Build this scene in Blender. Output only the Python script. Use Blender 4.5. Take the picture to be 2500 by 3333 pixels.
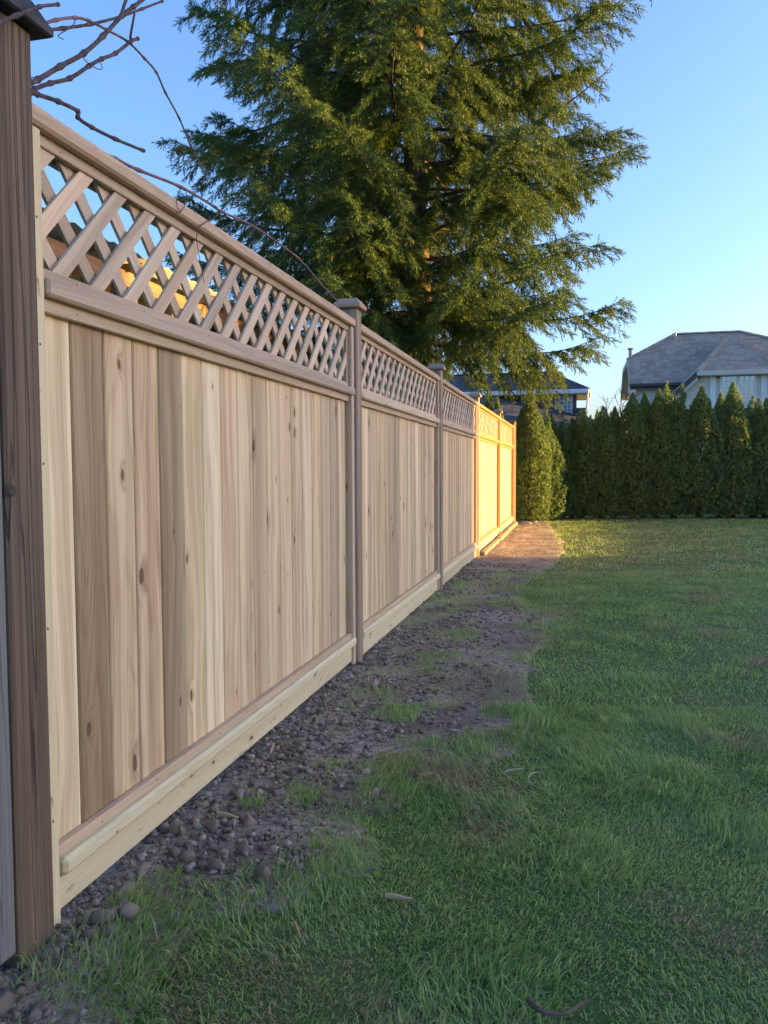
import bpy, bmesh, math, random
import numpy as np
from mathutils import Vector, Matrix, Euler

for o in list(bpy.data.objects):
    bpy.data.objects.remove(o)
SC = bpy.context.scene
COL = SC.collection
R = math.radians
rng = np.random.default_rng(11)
random.seed(7)

# ------------------------------------------------------------------ camera
CX, CH, YAW, PIT, ROL, FPX = 1.0838, 0.9565, 0.2361, -0.0529, -0.0047, 2611.9
fw = np.array([-math.sin(YAW)*math.cos(PIT), math.cos(YAW)*math.cos(PIT), math.sin(PIT)])
rt0 = np.array([math.cos(YAW), math.sin(YAW), 0.0])
up0 = np.cross(rt0, fw)
rt = math.cos(ROL)*rt0 + math.sin(ROL)*up0
up = -math.sin(ROL)*rt0 + math.cos(ROL)*up0
CAM = np.array([CX, 0.0, CH])
cd = bpy.data.cameras.new('camera')
cam = bpy.data.objects.new('camera', cd)
COL.objects.link(cam)
cd.sensor_fit = 'VERTICAL'
cd.sensor_height = 24.0
cd.lens = FPX/3333.0*24.0
cd.clip_start = 0.02
cd.clip_end = 2000
cam.matrix_world = Matrix(((rt[0], up[0], -fw[0], CAM[0]), (rt[1], up[1], -fw[1], CAM[1]),
                           (rt[2], up[2], -fw[2], CAM[2]), (0, 0, 0, 1)))
SC.camera = cam

# ------------------------------------------------------------------ sky, sun, exposure
SUN_AZ = R(18.0)      # from +X (across the yard) towards +Y (along the fence)
SUN_EL = R(6.5)
SKY_STRENGTH = 0.15
SUN_STRENGTH = 3.4
EXPOSURE = 2.4
w = bpy.data.worlds.new("World")
SC.world = w
w.use_nodes = True
nt = w.node_tree
nt.nodes.clear()
wo = nt.nodes.new('ShaderNodeOutputWorld')
bg = nt.nodes.new('ShaderNodeBackground')
sk = nt.nodes.new('ShaderNodeTexSky')
sk.sky_type = 'NISHITA'
sk.sun_disc = False
sk.sun_elevation = SUN_EL
sk.sun_rotation = math.pi/2 - SUN_AZ
sk.altitude = 50
sk.air_density = 1.0
sk.dust_density = 2.5
sk.ozone_density = 3.6
bg.inputs[1].default_value = SKY_STRENGTH
tn = nt.nodes.new('ShaderNodeMix')
tn.data_type = 'RGBA'
tn.blend_type = 'MULTIPLY'
tn.inputs[0].default_value = 1.0
tn.inputs[7].default_value = (1.0, 0.885, 0.96, 1.0)      # the camera's cooler-magenta rendering of the whole sky
nt.links.new(sk.outputs[0], tn.inputs[6])
nt.links.new(tn.outputs[2], bg.inputs[0])
nt.links.new(bg.outputs[0], wo.inputs[0])
sd = bpy.data.lights.new('sun', 'SUN')
sun = bpy.data.objects.new('sun', sd)
COL.objects.link(sun)
sd.energy = SUN_STRENGTH
sd.angle = R(0.55)
sd.color = (1.0, 0.61, 0.15)
sdir = Vector((math.cos(SUN_EL)*math.cos(SUN_AZ), math.cos(SUN_EL)*math.sin(SUN_AZ), math.sin(SUN_EL)))
sun.rotation_euler = sdir.to_track_quat('Z', 'Y').to_euler()
sun.location = (20, 6, 12)
vs = SC.view_settings
vs.view_transform = 'Standard'
vs.look = 'None'
vs.gamma = 1.0
vs.exposure = EXPOSURE
vs.use_curve_mapping = False

# ------------------------------------------------------------------ measuring: photograph pixel (2500 x 3333) -> place
def ray(u, v): return fw + rt*(u-1250)/FPX - up*(v-1666.5)/FPX
def onX(u, v, x): d = ray(u, v); return CAM + d*(x-CX)/d[0]
def onY(u, v, y): d = ray(u, v); return CAM + d*y/d[1]
def onZ(u, v, z=0.0): d = ray(u, v); return CAM + d*(z-CH)/d[2]
def onP(u, v, p0, n): d = ray(u, v); return CAM + d*(np.dot(np.array(p0)-CAM, n)/np.dot(d, n))
def project(P):
    d = P - CAM
    z = d@fw
    return 1250+FPX*(d@rt)/z, 1666.5-FPX*(d@up)/z, z

# ------------------------------------------------------------------ small noise library
def _hash(ix, iy, s):
    h = (ix.astype(np.int64)*374761393 + iy.astype(np.int64)*668265263 + s*1442695041) & 0xffffffff
    h = ((h ^ (h >> 13))*1274126177) & 0xffffffff
    return ((h ^ (h >> 16)) & 0xffff)/65535.0
def vnoise(x, y, s=0):
    x = np.asarray(x, float); y = np.asarray(y, float)
    ix = np.floor(x); iy = np.floor(y)
    fx = x-ix; fy = y-iy
    fx = fx*fx*(3-2*fx); fy = fy*fy*(3-2*fy)
    a = _hash(ix, iy, s); b = _hash(ix+1, iy, s); c = _hash(ix, iy+1, s); d = _hash(ix+1, iy+1, s)
    return (a*(1-fx)+b*fx)*(1-fy) + (c*(1-fx)+d*fx)*fy
def fbm(x, y, s=0, o=3):
    r = 0; a = .5; t = 0
    for i in range(o):
        r = r + a*vnoise(x*2**i, y*2**i, s+i*17); t += a; a *= .5
    return r/t
def sstep(a, b, x):
    t = np.clip((x-a)/(b-a), 0, 1); return t*t*(3-2*t)

# ------------------------------------------------------------------ material helpers
class NB:
    def __init__(self, name):
        self.mat = bpy.data.materials.new(name)
        self.mat.use_nodes = True
        self.t = self.mat.node_tree
        self.t.nodes.clear()
        self.out = self.t.nodes.new('ShaderNodeOutputMaterial')
    def n(self, typ, **kw):
        nd = self.t.nodes.new(typ)
        for k, v in kw.items(): setattr(nd, k, v)
        return nd
    def put(self, sock, v):
        if isinstance(v, bpy.types.NodeSocket): self.t.links.new(v, sock)
        elif v is not None:
            if isinstance(v, tuple) and len(v) == 3 and sock.type == 'RGBA': v = (*v, 1)
            sock.default_value = v
    def m(self, op, a, b=None, c=None, clamp=False):
        nd = self.n('ShaderNodeMath', operation=op, use_clamp=clamp)
        self.put(nd.inputs[0], a); self.put(nd.inputs[1], b); self.put(nd.inputs[2], c)
        return nd.outputs[0]
    def vm(self, op, a, b=None):
        nd = self.n('ShaderNodeVectorMath', operation=op)
        self.put(nd.inputs[0], a); self.put(nd.inputs[1], b)
        return nd.outputs[0]
    def mix(self, a, b, f, mode='MIX'):
        nd = self.n('ShaderNodeMix', data_type='RGBA', blend_type=mode)
        self.put(nd.inputs[0], f); self.put(nd.inputs[6], a); self.put(nd.inputs[7], b)
        return nd.outputs[2]
    def smooth(self, x, a, b, lo=0.0, hi=1.0):
        nd = self.n('ShaderNodeMapRange', interpolation_type='SMOOTHSTEP')
        self.put(nd.inputs[0], x); self.put(nd.inputs[1], a); self.put(nd.inputs[2], b)
        self.put(nd.inputs[3], lo); self.put(nd.inputs[4], hi)
        return nd.outputs[0]
    def noise(self, vec, scale=1.0, detail=2.0, rough=.5, dim='3D'):
        nd = self.n('ShaderNodeTexNoise', noise_dimensions=dim)
        self.put(nd.inputs['Vector'], vec); nd.inputs['Scale'].default_value = scale
        nd.inputs['Detail'].default_value = detail; nd.inputs['Roughness'].default_value = rough
        return nd.outputs[0]
    def xyz(self, x, y, z):
        nd = self.n('ShaderNodeCombineXYZ')
        self.put(nd.inputs[0], x); self.put(nd.inputs[1], y); self.put(nd.inputs[2], z)
        return nd.outputs[0]
    def sep(self, v):
        nd = self.n('ShaderNodeSeparateXYZ'); self.put(nd.inputs[0], v); return nd.outputs
    def bump(self, h, strength=.3, dist=.01):
        nd = self.n('ShaderNodeBump'); self.put(nd.inputs['Height'], h)
        nd.inputs['Strength'].default_value = strength; nd.inputs['Distance'].default_value = dist
        return nd.outputs[0]
    def finish(self, col, rough=.7, normal=None, spec=.3, metal=0.0, trans=None):
        p = self.n('ShaderNodeBsdfPrincipled')
        self.put(p.inputs['Base Color'], col); self.put(p.inputs['Roughness'], rough)
        self.put(p.inputs['Metallic'], metal); self.put(p.inputs['Specular IOR Level'], spec)
        if normal is not None: self.put(p.inputs['Normal'], normal)
        sh = p.outputs[0]
        if trans is not None:
            tr = self.n('ShaderNodeBsdfTranslucent'); self.put(tr.inputs[0], trans[0])
            mx = self.n('ShaderNodeMixShader'); mx.inputs[0].default_value = trans[1]
            self.t.links.new(sh, mx.inputs[1]); self.t.links.new(tr.outputs[0], mx.inputs[2]); sh = mx.outputs[0]
        self.t.links.new(sh, self.out.inputs[0])
        return self.mat

def wood(name, light, dark, knot=(.09, .045, .025), knots=1.0, streak=.55, crack=0.0, grey=0.0, dirt=0.0, rough=.72, fine=.72, bumps=.3, warp=1.0, kfreq=1.0):
    """long axis of every piece is its local Z; Object Info colour tints single pieces"""
    b = NB(name)
    oi = b.n('ShaderNodeObjectInfo')
    tc = b.n('ShaderNodeTexCoord')
    r = oi.outputs['Random']
    off = b.xyz(b.m('MULTIPLY', r, 37.0), b.m('MULTIPLY', r, 91.0), b.m('MULTIPLY', r, 53.0))
    p = b.vm('ADD', tc.outputs['Object'], off)
    x, y, z = b.sep(p)
    # knots
    vk = b.n('ShaderNodeTexVoronoi', voronoi_dimensions='2D')
    wob = b.noise(p, 9.0, 2.0)
    b.put(vk.inputs['Vector'], b.xyz(b.m('ADD', b.m('MULTIPLY', b.m('ADD', y, x), 7.0), b.m('MULTIPLY', wob, .14)), b.m('MULTIPLY', z, 3.3*kfreq), 0.0))
    vk.inputs['Scale'].default_value = 1.0
    kd = vk.outputs['Distance']
    kr = b.sep(vk.outputs['Color'])[0]
    thr = b.m('MULTIPLY_ADD', b.m('SUBTRACT', kr, .32), .135*knots, 0.0)
    kin = b.smooth(b.m('SUBTRACT', thr, kd), 0.0, .03)
    halo = b.smooth(b.m('SUBTRACT', b.m('MULTIPLY', thr, 3.2), kd), 0.0, .22)
    halo = b.m('MULTIPLY', halo, b.smooth(thr, 0.0, .02))
    # grain
    low = b.noise(b.xyz(b.m('MULTIPLY', x, 5.0), b.m('MULTIPLY', y, 5.0), b.m('MULTIPLY', z, 1.3)), 1.0, 2.0)
    gy = b.m('ADD', b.m('ADD', y, b.m('MULTIPLY', low, .10*warp)), b.m('MULTIPLY', halo, .035))
    gx = b.m('ADD', x, b.m('MULTIPLY', low, .05*warp))
    broad = b.noise(b.xyz(b.m('MULTIPLY', gx, 22.0), b.m('MULTIPLY', gy, 22.0), b.m('MULTIPLY', z, .55)), 1.0, 3.0, .55)
    fin = b.noise(b.xyz(b.m('MULTIPLY', gx, 130.0), b.m('MULTIPLY', gy, 130.0), b.m('MULTIPLY', z, 2.2)), 1.0, 3.0, .6)
    ringv = b.m('SINE', b.m('MULTIPLY', b.m('ADD', gy, b.m('MULTIPLY', gx, .6)), 520.0))
    tone = b.m('MULTIPLY', b.smooth(broad, .36, .66), streak)
    tone = b.m('ADD', tone, b.m('MULTIPLY', b.m('SUBTRACT', fin, .5), fine))
    cath = b.noise(b.xyz(b.m('MULTIPLY', gx, 9.0), b.m('MULTIPLY', gy, 9.0), b.m('MULTIPLY', z, .8)), 1.0, 1.0)
    ringc = b.m('SINE', b.m('MULTIPLY', cath, 95.0))
    tone = b.m('ADD', tone, b.m('MULTIPLY', b.m('MULTIPLY', ringc, b.smooth(ringc, -.2, 1.0)), b.m('MULTIPLY', b.smooth(b.m('FRACT', b.m('MULTIPLY', r, 7.7)), .35, .8), .22)))
    tone = b.m('ADD', tone, b.m('MULTIPLY', ringv, .06), clamp=True)
    col = b.mix(light, dark, tone)
    if grey:
        gm = b.smooth(b.noise(b.xyz(b.m('MULTIPLY', x, 8.0), b.m('MULTIPLY', y, 8.0), b.m('MULTIPLY', z, 1.1)), 1.0, 3.0), .38, .62)
        col = b.mix(col, (.20, .205, .215), b.m('MULTIPLY', gm, grey))
    col = b.mix(col, oi.outputs['Color'], 1.0, 'MULTIPLY')
    col = b.mix(col, b.mix(col, knot, .45), b.m('MULTIPLY', halo, .55))
    core = b.smooth(b.m('SUBTRACT', b.m('MULTIPLY', thr, .55), kd), 0.0, .02)
    col = b.mix(col, knot, b.m('MULTIPLY', kin, .85))
    col = b.mix(col, tuple(k*2.6 for k in knot), b.m('MULTIPLY', core, .55))
    h = b.m('ADD', b.m('MULTIPLY', fin, .7), b.m('MULTIPLY', ringv, .08))
    if crack:
        cn = b.noise(b.xyz(b.m('MULTIPLY', gx, 16.0), b.m('MULTIPLY', gy, 16.0), b.m('MULTIPLY', z, .35)), 1.0, 2.0, .55)
        ck = b.m('SUBTRACT', 1.0, b.smooth(b.m('ABSOLUTE', b.m('SUBTRACT', cn, .5)), .002, .008))
        ck = b.m('MULTIPLY', ck, crack)
        col = b.mix(col, (.02, .015, .012), ck)
        h = b.m('SUBTRACT', h, b.m('MULTIPLY', ck, 2.0))
    if dirt:
        dn = b.smooth(b.noise(b.xyz(b.m('MULTIPLY', x, 30.0), b.m('MULTIPLY', y, 30.0), b.m('MULTIPLY', z, 9.0)), 1.0, 4.0, .65), .62, .72)
        col = b.mix(col, (.12, .10, .085), b.m('MULTIPLY', dn, dirt))
    return b.finish(col, rough, b.bump(h, bumps, .004), .25)

def plain(name, col, rough=.6, var=.15, scale=6.0, spec=.3, metal=0.0, bump=0.0, bscale=60.0, tint=False, rnd=0.0, isl=False):
    b = NB(name)
    tc = b.n('ShaderNodeTexCoord')
    oi = b.n('ShaderNodeObjectInfo')
    p = b.vm('ADD', tc.outputs['Object'], b.vm('SCALE', (7.0, 3.0, 5.0)))
    off = b.xyz(b.m('MULTIPLY', oi.outputs['Random'], 31.0), b.m('MULTIPLY', oi.outputs['Random'], 17.0), 0.0)
    p = b.vm('ADD', tc.outputs['Object'], off)
    n1 = b.noise(p, scale, 4.0, .6)
    lo = tuple(c*(1-var) for c in col); hi = tuple(min(1, c*(1+var)) for c in col)
    c = b.mix(lo, hi, b.smooth(n1, .3, .7))
    if rnd:
        c = b.mix(c, b.mix(tuple(k*(1-rnd) for k in col), tuple(k*(1+rnd) for k in col), b.m('FRACT', b.m('ADD', oi.outputs['Random'], b.n('ShaderNodeNewGeometry').outputs['Random Per Island'])) if isl else oi.outputs['Random']), .7)
    if tint: c = b.mix(c, oi.outputs['Color'], 1.0, 'MULTIPLY')
    nrm = b.bump(b.noise(p, bscale, 4.0, .6), bump, .01) if bump else None
    return b.finish(c, rough, nrm, spec, metal)

def foliage(name, c1, c2, c3, trans=.25, nscale=1.6, rough=.55, dry=None):
    b = NB(name)
    g = b.n('ShaderNodeNewGeometry')
    ri = g.outputs['Random Per Island']
    c = b.mix(c1, c2, b.smooth(b.noise(g.outputs['Position'], nscale, 3.0), .32, .68))
    c = b.mix(c, c3, b.m('MULTIPLY', b.m('POWER', ri, 2.0), .75))
    if dry:
        dm = b.smooth(b.noise(b.vm('ADD', g.outputs['Position'], (5.1, 2.2, 0.0)), dry[1], 3.0, .6), dry[2], dry[2]+.16)
        pick = b.m('LESS_THAN', b.m('FRACT', b.m('MULTIPLY', ri, 17.3)), b.m('MULTIPLY_ADD', dm, .75, .07))
        c = b.mix(c, dry[0], pick)
    return b.finish(c, rough, None, .25, trans=(b.mix(c, (1.0, 1.0, .55), .25, 'MULTIPLY'), trans))

M = {}
M['cedar'] = wood('cedar_boards', (.75, .585, .37), (.42, .28, .155), streak=.7)
M['rail'] = wood('cedar_rails', (.55, .425, .305), (.35, .25, .17), knots=.55, dirt=.25)
M['slat'] = wood('lattice_cedar', (.62, .475, .335), (.39, .275, .185), knots=.25)
M['pt'] = wood('treated_pine', (.68, .585, .36), (.52, .43, .25), knots=.7, dirt=.8, streak=.4)
M['post'] = wood('grey_brown_post', (.36, .265, .18), (.22, .155, .105), knots=.6, streak=.7, crack=.35)
M['postcap'] = wood('cap_cedar', (.43, .30, .22), (.32, .21, .145), knots=.2, streak=.4)
M['old'] = wood('weathered_post', (.185, .125, .075), (.055, .035, .020), knots=.5, streak=.7, crack=.6, grey=.08, fine=1.1, bumps=.8, warp=.12)
M['oldgrey'] = wood('weathered_boards', (.36, .355, .35), (.19, .185, .18), knots=.7, streak=.7, crack=.4, fine=.9, bumps=.6, warp=.15)
M['timber'] = wood('timber_edging', (.33, .285, .20), (.21, .175, .12), knots=.5, streak=.6, dirt=.6)

# ------------------------------------------------------------------ object helpers
def tag(o, label=None, cat=None, group=None, kind=None):
    if label: o['label'] = label
    if cat: o['category'] = cat
    if group: o['group'] = group
    if kind: o['kind'] = kind
    return o
def empty(name, loc=(0, 0, 0), rz=0.0):
    o = bpy.data.objects.new(name, None)
    o.empty_display_size = .1
    COL.objects.link(o)
    o.location = loc
    o.rotation_euler = (0, 0, rz)
    return o
def link(name, me, mat, parent=None, loc=(0, 0, 0), rot=(0, 0, 0), color=None, scale=None):
    o = bpy.data.objects.new(name, me)
    COL.objects.link(o)
    if mat is not None and len(me.materials) == 0: me.materials.append(mat)
    if parent is not None: o.parent = parent
    o.location = loc
    o.rotation_euler = rot
    if scale: o.scale = scale
    if color: o.color = (*color, 1) if len(color) == 3 else color
    return o
def fast_mesh(name, V, F, smooth=False):
    """V (n,3) array; F (m,k) array of equal-size polygons"""
    me = bpy.data.meshes.new(name)
    V = np.ascontiguousarray(V, np.float32); F = np.ascontiguousarray(F, np.int32)
    k = F.shape[1]
    me.vertices.add(len(V)); me.vertices.foreach_set('co', V.ravel())
    me.loops.add(F.size); me.loops.foreach_set('vertex_index', F.ravel())
    me.polygons.add(len(F))
    me.polygons.foreach_set('loop_start', np.arange(0, F.size, k, dtype=np.int32))
    me.polygons.foreach_set('loop_total', np.full(len(F), k, np.int32))
    if smooth: me.polygons.foreach_set('use_smooth', np.ones(len(F), bool))
    me.update()
    return me
def py_mesh(name, V, F, smooth=False):
    me = bpy.data.meshes.new(name)
    me.from_pydata([tuple(v) for v in V], [], [tuple(f) for f in F])
    if smooth:
        for p in me.polygons: p.use_smooth = True
    me.update()
    return me
def chamfer_box(sx, sy, sz, b):
    """24-vertex chamfered box, centred"""
    hx, hy, hz = sx/2, sy/2, sz/2
    b = min(b, hx*.9, hy*.9, hz*.9)
    V = []; idx = {}
    for ix in (-1, 1):
        for iy in (-1, 1):
            for iz in (-1, 1):
                for ax in range(3):
                    v = [ix*(hx-b), iy*(hy-b), iz*(hz-b)]
                    v[ax] = (ix*hx, iy*hy, iz*hz)[ax]
                    idx[(ix, iy, iz, ax)] = len(V); V.append(v)
    F = []
    for ax in range(3):
        for s in (-1, 1):
            o1, o2 = [(1, 2), (2, 0), (0, 1)][ax]
            q = []
            for a, c in ((-1, -1), (1, -1), (1, 1), (-1, 1)):
                k = [0, 0, 0]; k[ax] = s; k[o1] = a; k[o2] = c
                q.append(idx[(*k, ax)])
            F.append(q if s > 0 else q[::-1])
    for ax in range(3):          # edges parallel to ax
        o1, o2 = [(1, 2), (2, 0), (0, 1)][ax]
        for a in (-1, 1):
            for c in (-1, 1):
                k0 = [0, 0, 0]; k0[o1] = a; k0[o2] = c; k1 = list(k0); k0[ax] = -1; k1[ax] = 1
                q = [idx[(*k0, o1)], idx[(*k1, o1)], idx[(*k1, o2)], idx[(*k0, o2)]]
                F.append(q if a*c < 0 else q[::-1])
    for ix in (-1, 1):
        for iy in (-1, 1):
            for iz in (-1, 1):
                t = [idx[(ix, iy, iz, 0)], idx[(ix, iy, iz, 1)], idx[(ix, iy, iz, 2)]]
                F.append(t if ix*iy*iz > 0 else t[::-1])
    return V, F
_cache = {}
def piece_mesh(size, mat, bev):
    key = (tuple(round(s, 4) for s in size), mat.name, bev)
    if key not in _cache:
        V, F = chamfer_box(*size, bev)
        me = py_mesh('piece', V, F)
        me.materials.append(mat)
        _cache[key] = me
    return _cache[key]
def piece(name, parent, mat, c, size, rot=(0, 0, 0), color=None, bev=.003, origin=None):
    """chamfered block; c is the centre in the space of the parent"""
    o = link(name, piece_mesh(size, mat, bev), None, parent, c, rot)
    if color: o.color = (*color, 1)
    return o
ALONGY = (R(-90), 0, 0)     # local z -> world y (local y -> world -z)
def block(name, parent, mat, lo, hi, along='z', color=None, bev=.003, base=(0, 0, 0)):
    """axis-aligned block from lo to hi (world), long axis chosen so that the grain runs along it"""
    c = [(a+b)/2-o for a, b, o in zip(lo, hi, base)]
    s = [b-a for a, b in zip(lo, hi)]
    if along == 'z': return piece(name, parent, mat, c, s, (0, 0, 0), color, bev)
    if along == 'y': return piece(name, parent, mat, c, (s[0], s[2], s[1]), ALONGY, color, bev)
    return piece(name, parent, mat, c, (s[2], s[1], s[0]), (0, R(90), 0), color, bev)
class MB:
    """collects polygons for one mesh"""
    def __init__(self): self.V = []; self.F = []
    def add(self, V, F):
        n = len(self.V); self.V += [tuple(v) for v in V]; self.F += [tuple(i+n for i in f) for f in F]
    def box(self, lo, hi, b=.002):
        V, F = chamfer_box(*[h-l for l, h in zip(lo, hi)], b)
        c = [(l+h)/2 for l, h in zip(lo, hi)]
        self.add([(v[0]+c[0], v[1]+c[1], v[2]+c[2]) for v in V], F)
    def prism(self, poly, off):
        """polygon (3-D points) extruded by vector off"""
        n = len(poly); P = [tuple(p) for p in poly]; Q = [tuple(np.array(p)+np.array(off)) for p in poly]
        F = [list(range(n)), [2*n-1-i for i in range(n)]]
        F += [[i, n+i, n+(i+1) % n, (i+1) % n] for i in range(n)]
        self.add(P+Q, F)
    def tube(self, pts, rad, k=7, cap=True):
        pts = [np.array(p, float) for p in pts]
        if not hasattr(rad, '__len__'): rad = [rad]*len(pts)
        V = []; F = []; prev = None
        for i, p in enumerate(pts):
            t = pts[min(i+1, len(pts)-1)]-pts[max(i-1, 0)]
            t = t/(np.linalg.norm(t)+1e-9)
            a = prev if prev is not None else (np.array([0, 0, 1.]) if abs(t[2]) < .9 else np.array([1., 0, 0]))
            a = a-t*np.dot(a, t); a /= np.linalg.norm(a)+1e-9; prev = a
            bb = np.cross(t, a)
            for j in range(k):
                q = 2*math.pi*j/k
                V.append(p+rad[i]*(math.cos(q)*a+math.sin(q)*bb))
        for i in range(len(pts)-1):
            for j in range(k):
                F.append([i*k+j, i*k+(j+1) % k, (i+1)*k+(j+1) % k, (i+1)*k+j])
        if cap:
            F.append(list(range(k))[::-1]); F.append([(len(pts)-1)*k+j for j in range(k)])
        self.add(V, F)
    def build(self, name, mat, parent=None, smooth=False, loc=(0, 0, 0), rot=(0, 0, 0), color=None):
        me = py_mesh(name, self.V, self.F, smooth)
        if smooth:
            try: me.set_sharp_from_angle(angle=R(40))
            except Exception: pass
        return link(name, me, mat, parent, loc, rot, color)
def spline(P, n=6):
    """Catmull-Rom through P"""
    P = [np.array(p, float) for p in P]
    if len(P) < 3: return [P[0]+(P[1]-P[0])*t for t in np.linspace(0, 1, n+1)]
    Q = [2*P[0]-P[1]]+P+[2*P[-1]-P[-2]]
    out = []
    for i in range(1, len(Q)-2):
        a, b, c, d = Q[i-1:i+3]
        for t in np.linspace(0, 1, n, endpoint=False):
            out.append(.5*((2*b)+(c-a)*t+(2*a-5*b+4*c-d)*t*t+(3*b-a-3*c+d)*t**3))
    out.append(P[-1])
    return out

# ------------------------------------------------------------------ ground
K = 2500/1659.0
def gz(x, y): return onZ(x*K, y*K)[:2]
edge = np.array([gz(*p) for p in ((40, 2330), (110, 2212), (195, 2130), (255, 2045), (330, 1975), (480, 1935), (560, 1895), (735, 1862),
        (725, 1800), (690, 1742), (760, 1685), (880, 1657), (970, 1640), (1050, 1612), (1098, 1545), (1082, 1470), (1095, 1422),
        (1120, 1392), (1140, 1345), (1085, 1295), (1110, 1255), (1160, 1215), (1200, 1190), (1185, 1158), (1172, 1132), (1168, 1122))])
eo = np.argsort(edge[:, 1]); EY = edge[eo, 1]; EX = edge[eo, 0]
patches = []          # (x, y, rx, ry, sign)  +1 grass growing in the soil, -1 bare earth in the lawn
for (cx, cy, rx, ry, s) in ((950, 1300, 75, 22, 1), (905, 1345, 60, 17, 1), (1000, 1375, 60, 16, 1), (965, 1428, 75, 13, 1), (850, 1505, 50, 16, 1),
        (870, 1540, 40, 14, 1), (905, 1607, 36, 17, 1), (735, 1652, 34, 9, 1), (545, 1730, 22, 8, 1), (830, 1450, 40, 10, 1), (1010, 1262, 40, 8, 1),
        (310, 1950, 60, 16, 1), (1085, 1352, 72, 36, -1),  (1040, 1575, 40, 20, -1)):
    a = gz(cx, cy); bx = gz(cx+rx, cy); by = gz(cx, cy-ry)
    patches.append((a[0], a[1], abs(bx[0]-a[0])+.02, abs(by[1]-a[1])+.03, s))
_r = np.random.default_rng(77)
for _i in range(60):
    _y = 1.2+_r.random()*6.5; _x = _r.uniform(.12, 1.25)
    _s = _r.uniform(.03, .09)*(1+.12*_y)
    patches.append((_x, _y, _s, _s*_r.uniform(1, 2.2), 1))
def grassness(x, y):
    xb = np.interp(y, EY, EX)
    n = fbm(x*3.6, y*3.6, 3, 5)-.5
    g = (x-xb) + n*.62
    v = sstep(-.20, .14, g)*(.62+.38*sstep(-.1, .22, x-xb))
    for (px, py, rx, ry, s) in patches:
        d = np.sqrt(((x-px)/rx)**2+((y-py)/ry)**2) + (fbm(x*6, y*6, 9, 4)-.5)*2.6
        k = sstep(1.45, .25, d)
        v = np.maximum(v, k*.78) if s > 0 else v*(1-k*(-s))
    return v

b = NB('lawn_earth')
g = b.n('ShaderNodeNewGeometry')
n1 = b.noise(g.outputs['Position'], 1.1, 4.0, .6)
n2 = b.noise(g.outputs['Position'], 14.0, 4.0, .65)
c = b.mix((.075, .115, .036), (.115, .15, .05), b.smooth(n1, .35, .65))
c = b.mix(c, (.16, .14, .075), b.m('MULTIPLY', b.smooth(n2, .5, .68), .5))
M['lawn'] = b.finish(c, .9, b.bump(n2, .5, .02), .1)
b = NB('dug_soil')
g = b.n('ShaderNodeNewGeometry')
pos = g.outputs['Position']
n1 = b.noise(pos, 2.2, 4.0, .6); n2 = b.noise(pos, 45.0, 5.0, .7); n3 = b.noise(pos, 150.0, 3.0, .7)
c = b.mix((.26, .20, .15), (.46, .37, .29), b.smooth(n1, .35, .65))
c = b.mix(c, (.11, .085, .066), b.m('MULTIPLY', b.smooth(n2, .52, .38), .7))
c = b.mix(c, (.50, .40, .31), b.m('MULTIPLY', b.smooth(n3, .60, .74), .6))
M['soil'] = b.finish(c, .95, b.bump(b.m('ADD', n2, b.m('MULTIPLY', n3, .4)), .9, .02), .1)

S = 600.0
gx_ = np.array([-S, -80, -20, -6, 0, 6, 20, 80, S]); gy_ = np.array([-S, -60, -10, 0, 8, 20, 60, 150, S])
V = [(x, y, -.012) for y in gy_ for x in gx_]
F = [[j*9+i, j*9+i+1, (j+1)*9+i+1, (j+1)*9+i] for j in range(8) for i in range(8)]
lawn = tag(link('lawn', py_mesh('lawn', V, F), M['lawn']), kind='structure')

xs = np.arange(-.7, 2.3, .027)
ys = np.concatenate([np.arange(.15, 5, .027), np.arange(5, 9, .045), np.arange(9, 15.6, .08)])
GX, GY = np.meshgrid(xs, ys)
gr = grassness(GX, GY)
soil_h = .016*(fbm(GX*7, GY*7, 21, 3)-.45) + .020*(fbm(GX*24, GY*24, 31, 2)-.5)*sstep(.9, .1, GX-.1) + .006*(vnoise(GX*45, GY*45, 41)-.5)
soil_h += .02*np.exp(-((GX-.25)/.22)**2)*(fbm(GX*3, GY*1.6, 77, 2)-.25)
GZ = soil_h*(1-.6*gr) - .055*sstep(.86, .995, gr)
border = np.minimum(np.minimum(GX-xs[0], xs[-1]-GX), np.minimum(GY-ys[0], ys[-1]-GY))
GZ = GZ - .08*sstep(.12, .0, border)
def soil_z(x, y):
    i = np.clip(np.searchsorted(xs, x)-1, 0, len(xs)-2); j = np.clip(np.searchsorted(ys, y)-1, 0, len(ys)-2)
    return GZ[j, i]
nx, ny = len(xs), len(ys)
ii = (np.arange(ny-1)[:, None]*nx+np.arange(nx-1)[None, :]).ravel()
soil = tag(link('soil', fast_mesh('soil', np.stack([GX, GY, GZ], -1).reshape(-1, 3),
           np.stack([ii, ii+1, ii+nx+1, ii+nx], 1), True), M['soil']), kind='structure')

# ------------------------------------------------------------------ fence
PY = [3.8175, 6.2925, 8.76, 11.30, 13.85]
FB = (0, 1.40, 0)
fence = tag(empty('cedar_fence', FB), 'new cedar fence with lattice top running from the weathered post to the hedge', 'fence')
fl = lambda c: (c[0]-FB[0], c[1]-FB[1], c[2]-FB[2])
def tint(dark=.0):
    v = random.uniform(.86, 1.10)*(1-dark)
    wv = random.uniform(-.01, .06)
    return (v*(1+wv), v, v*(1-wv*1.6))
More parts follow.
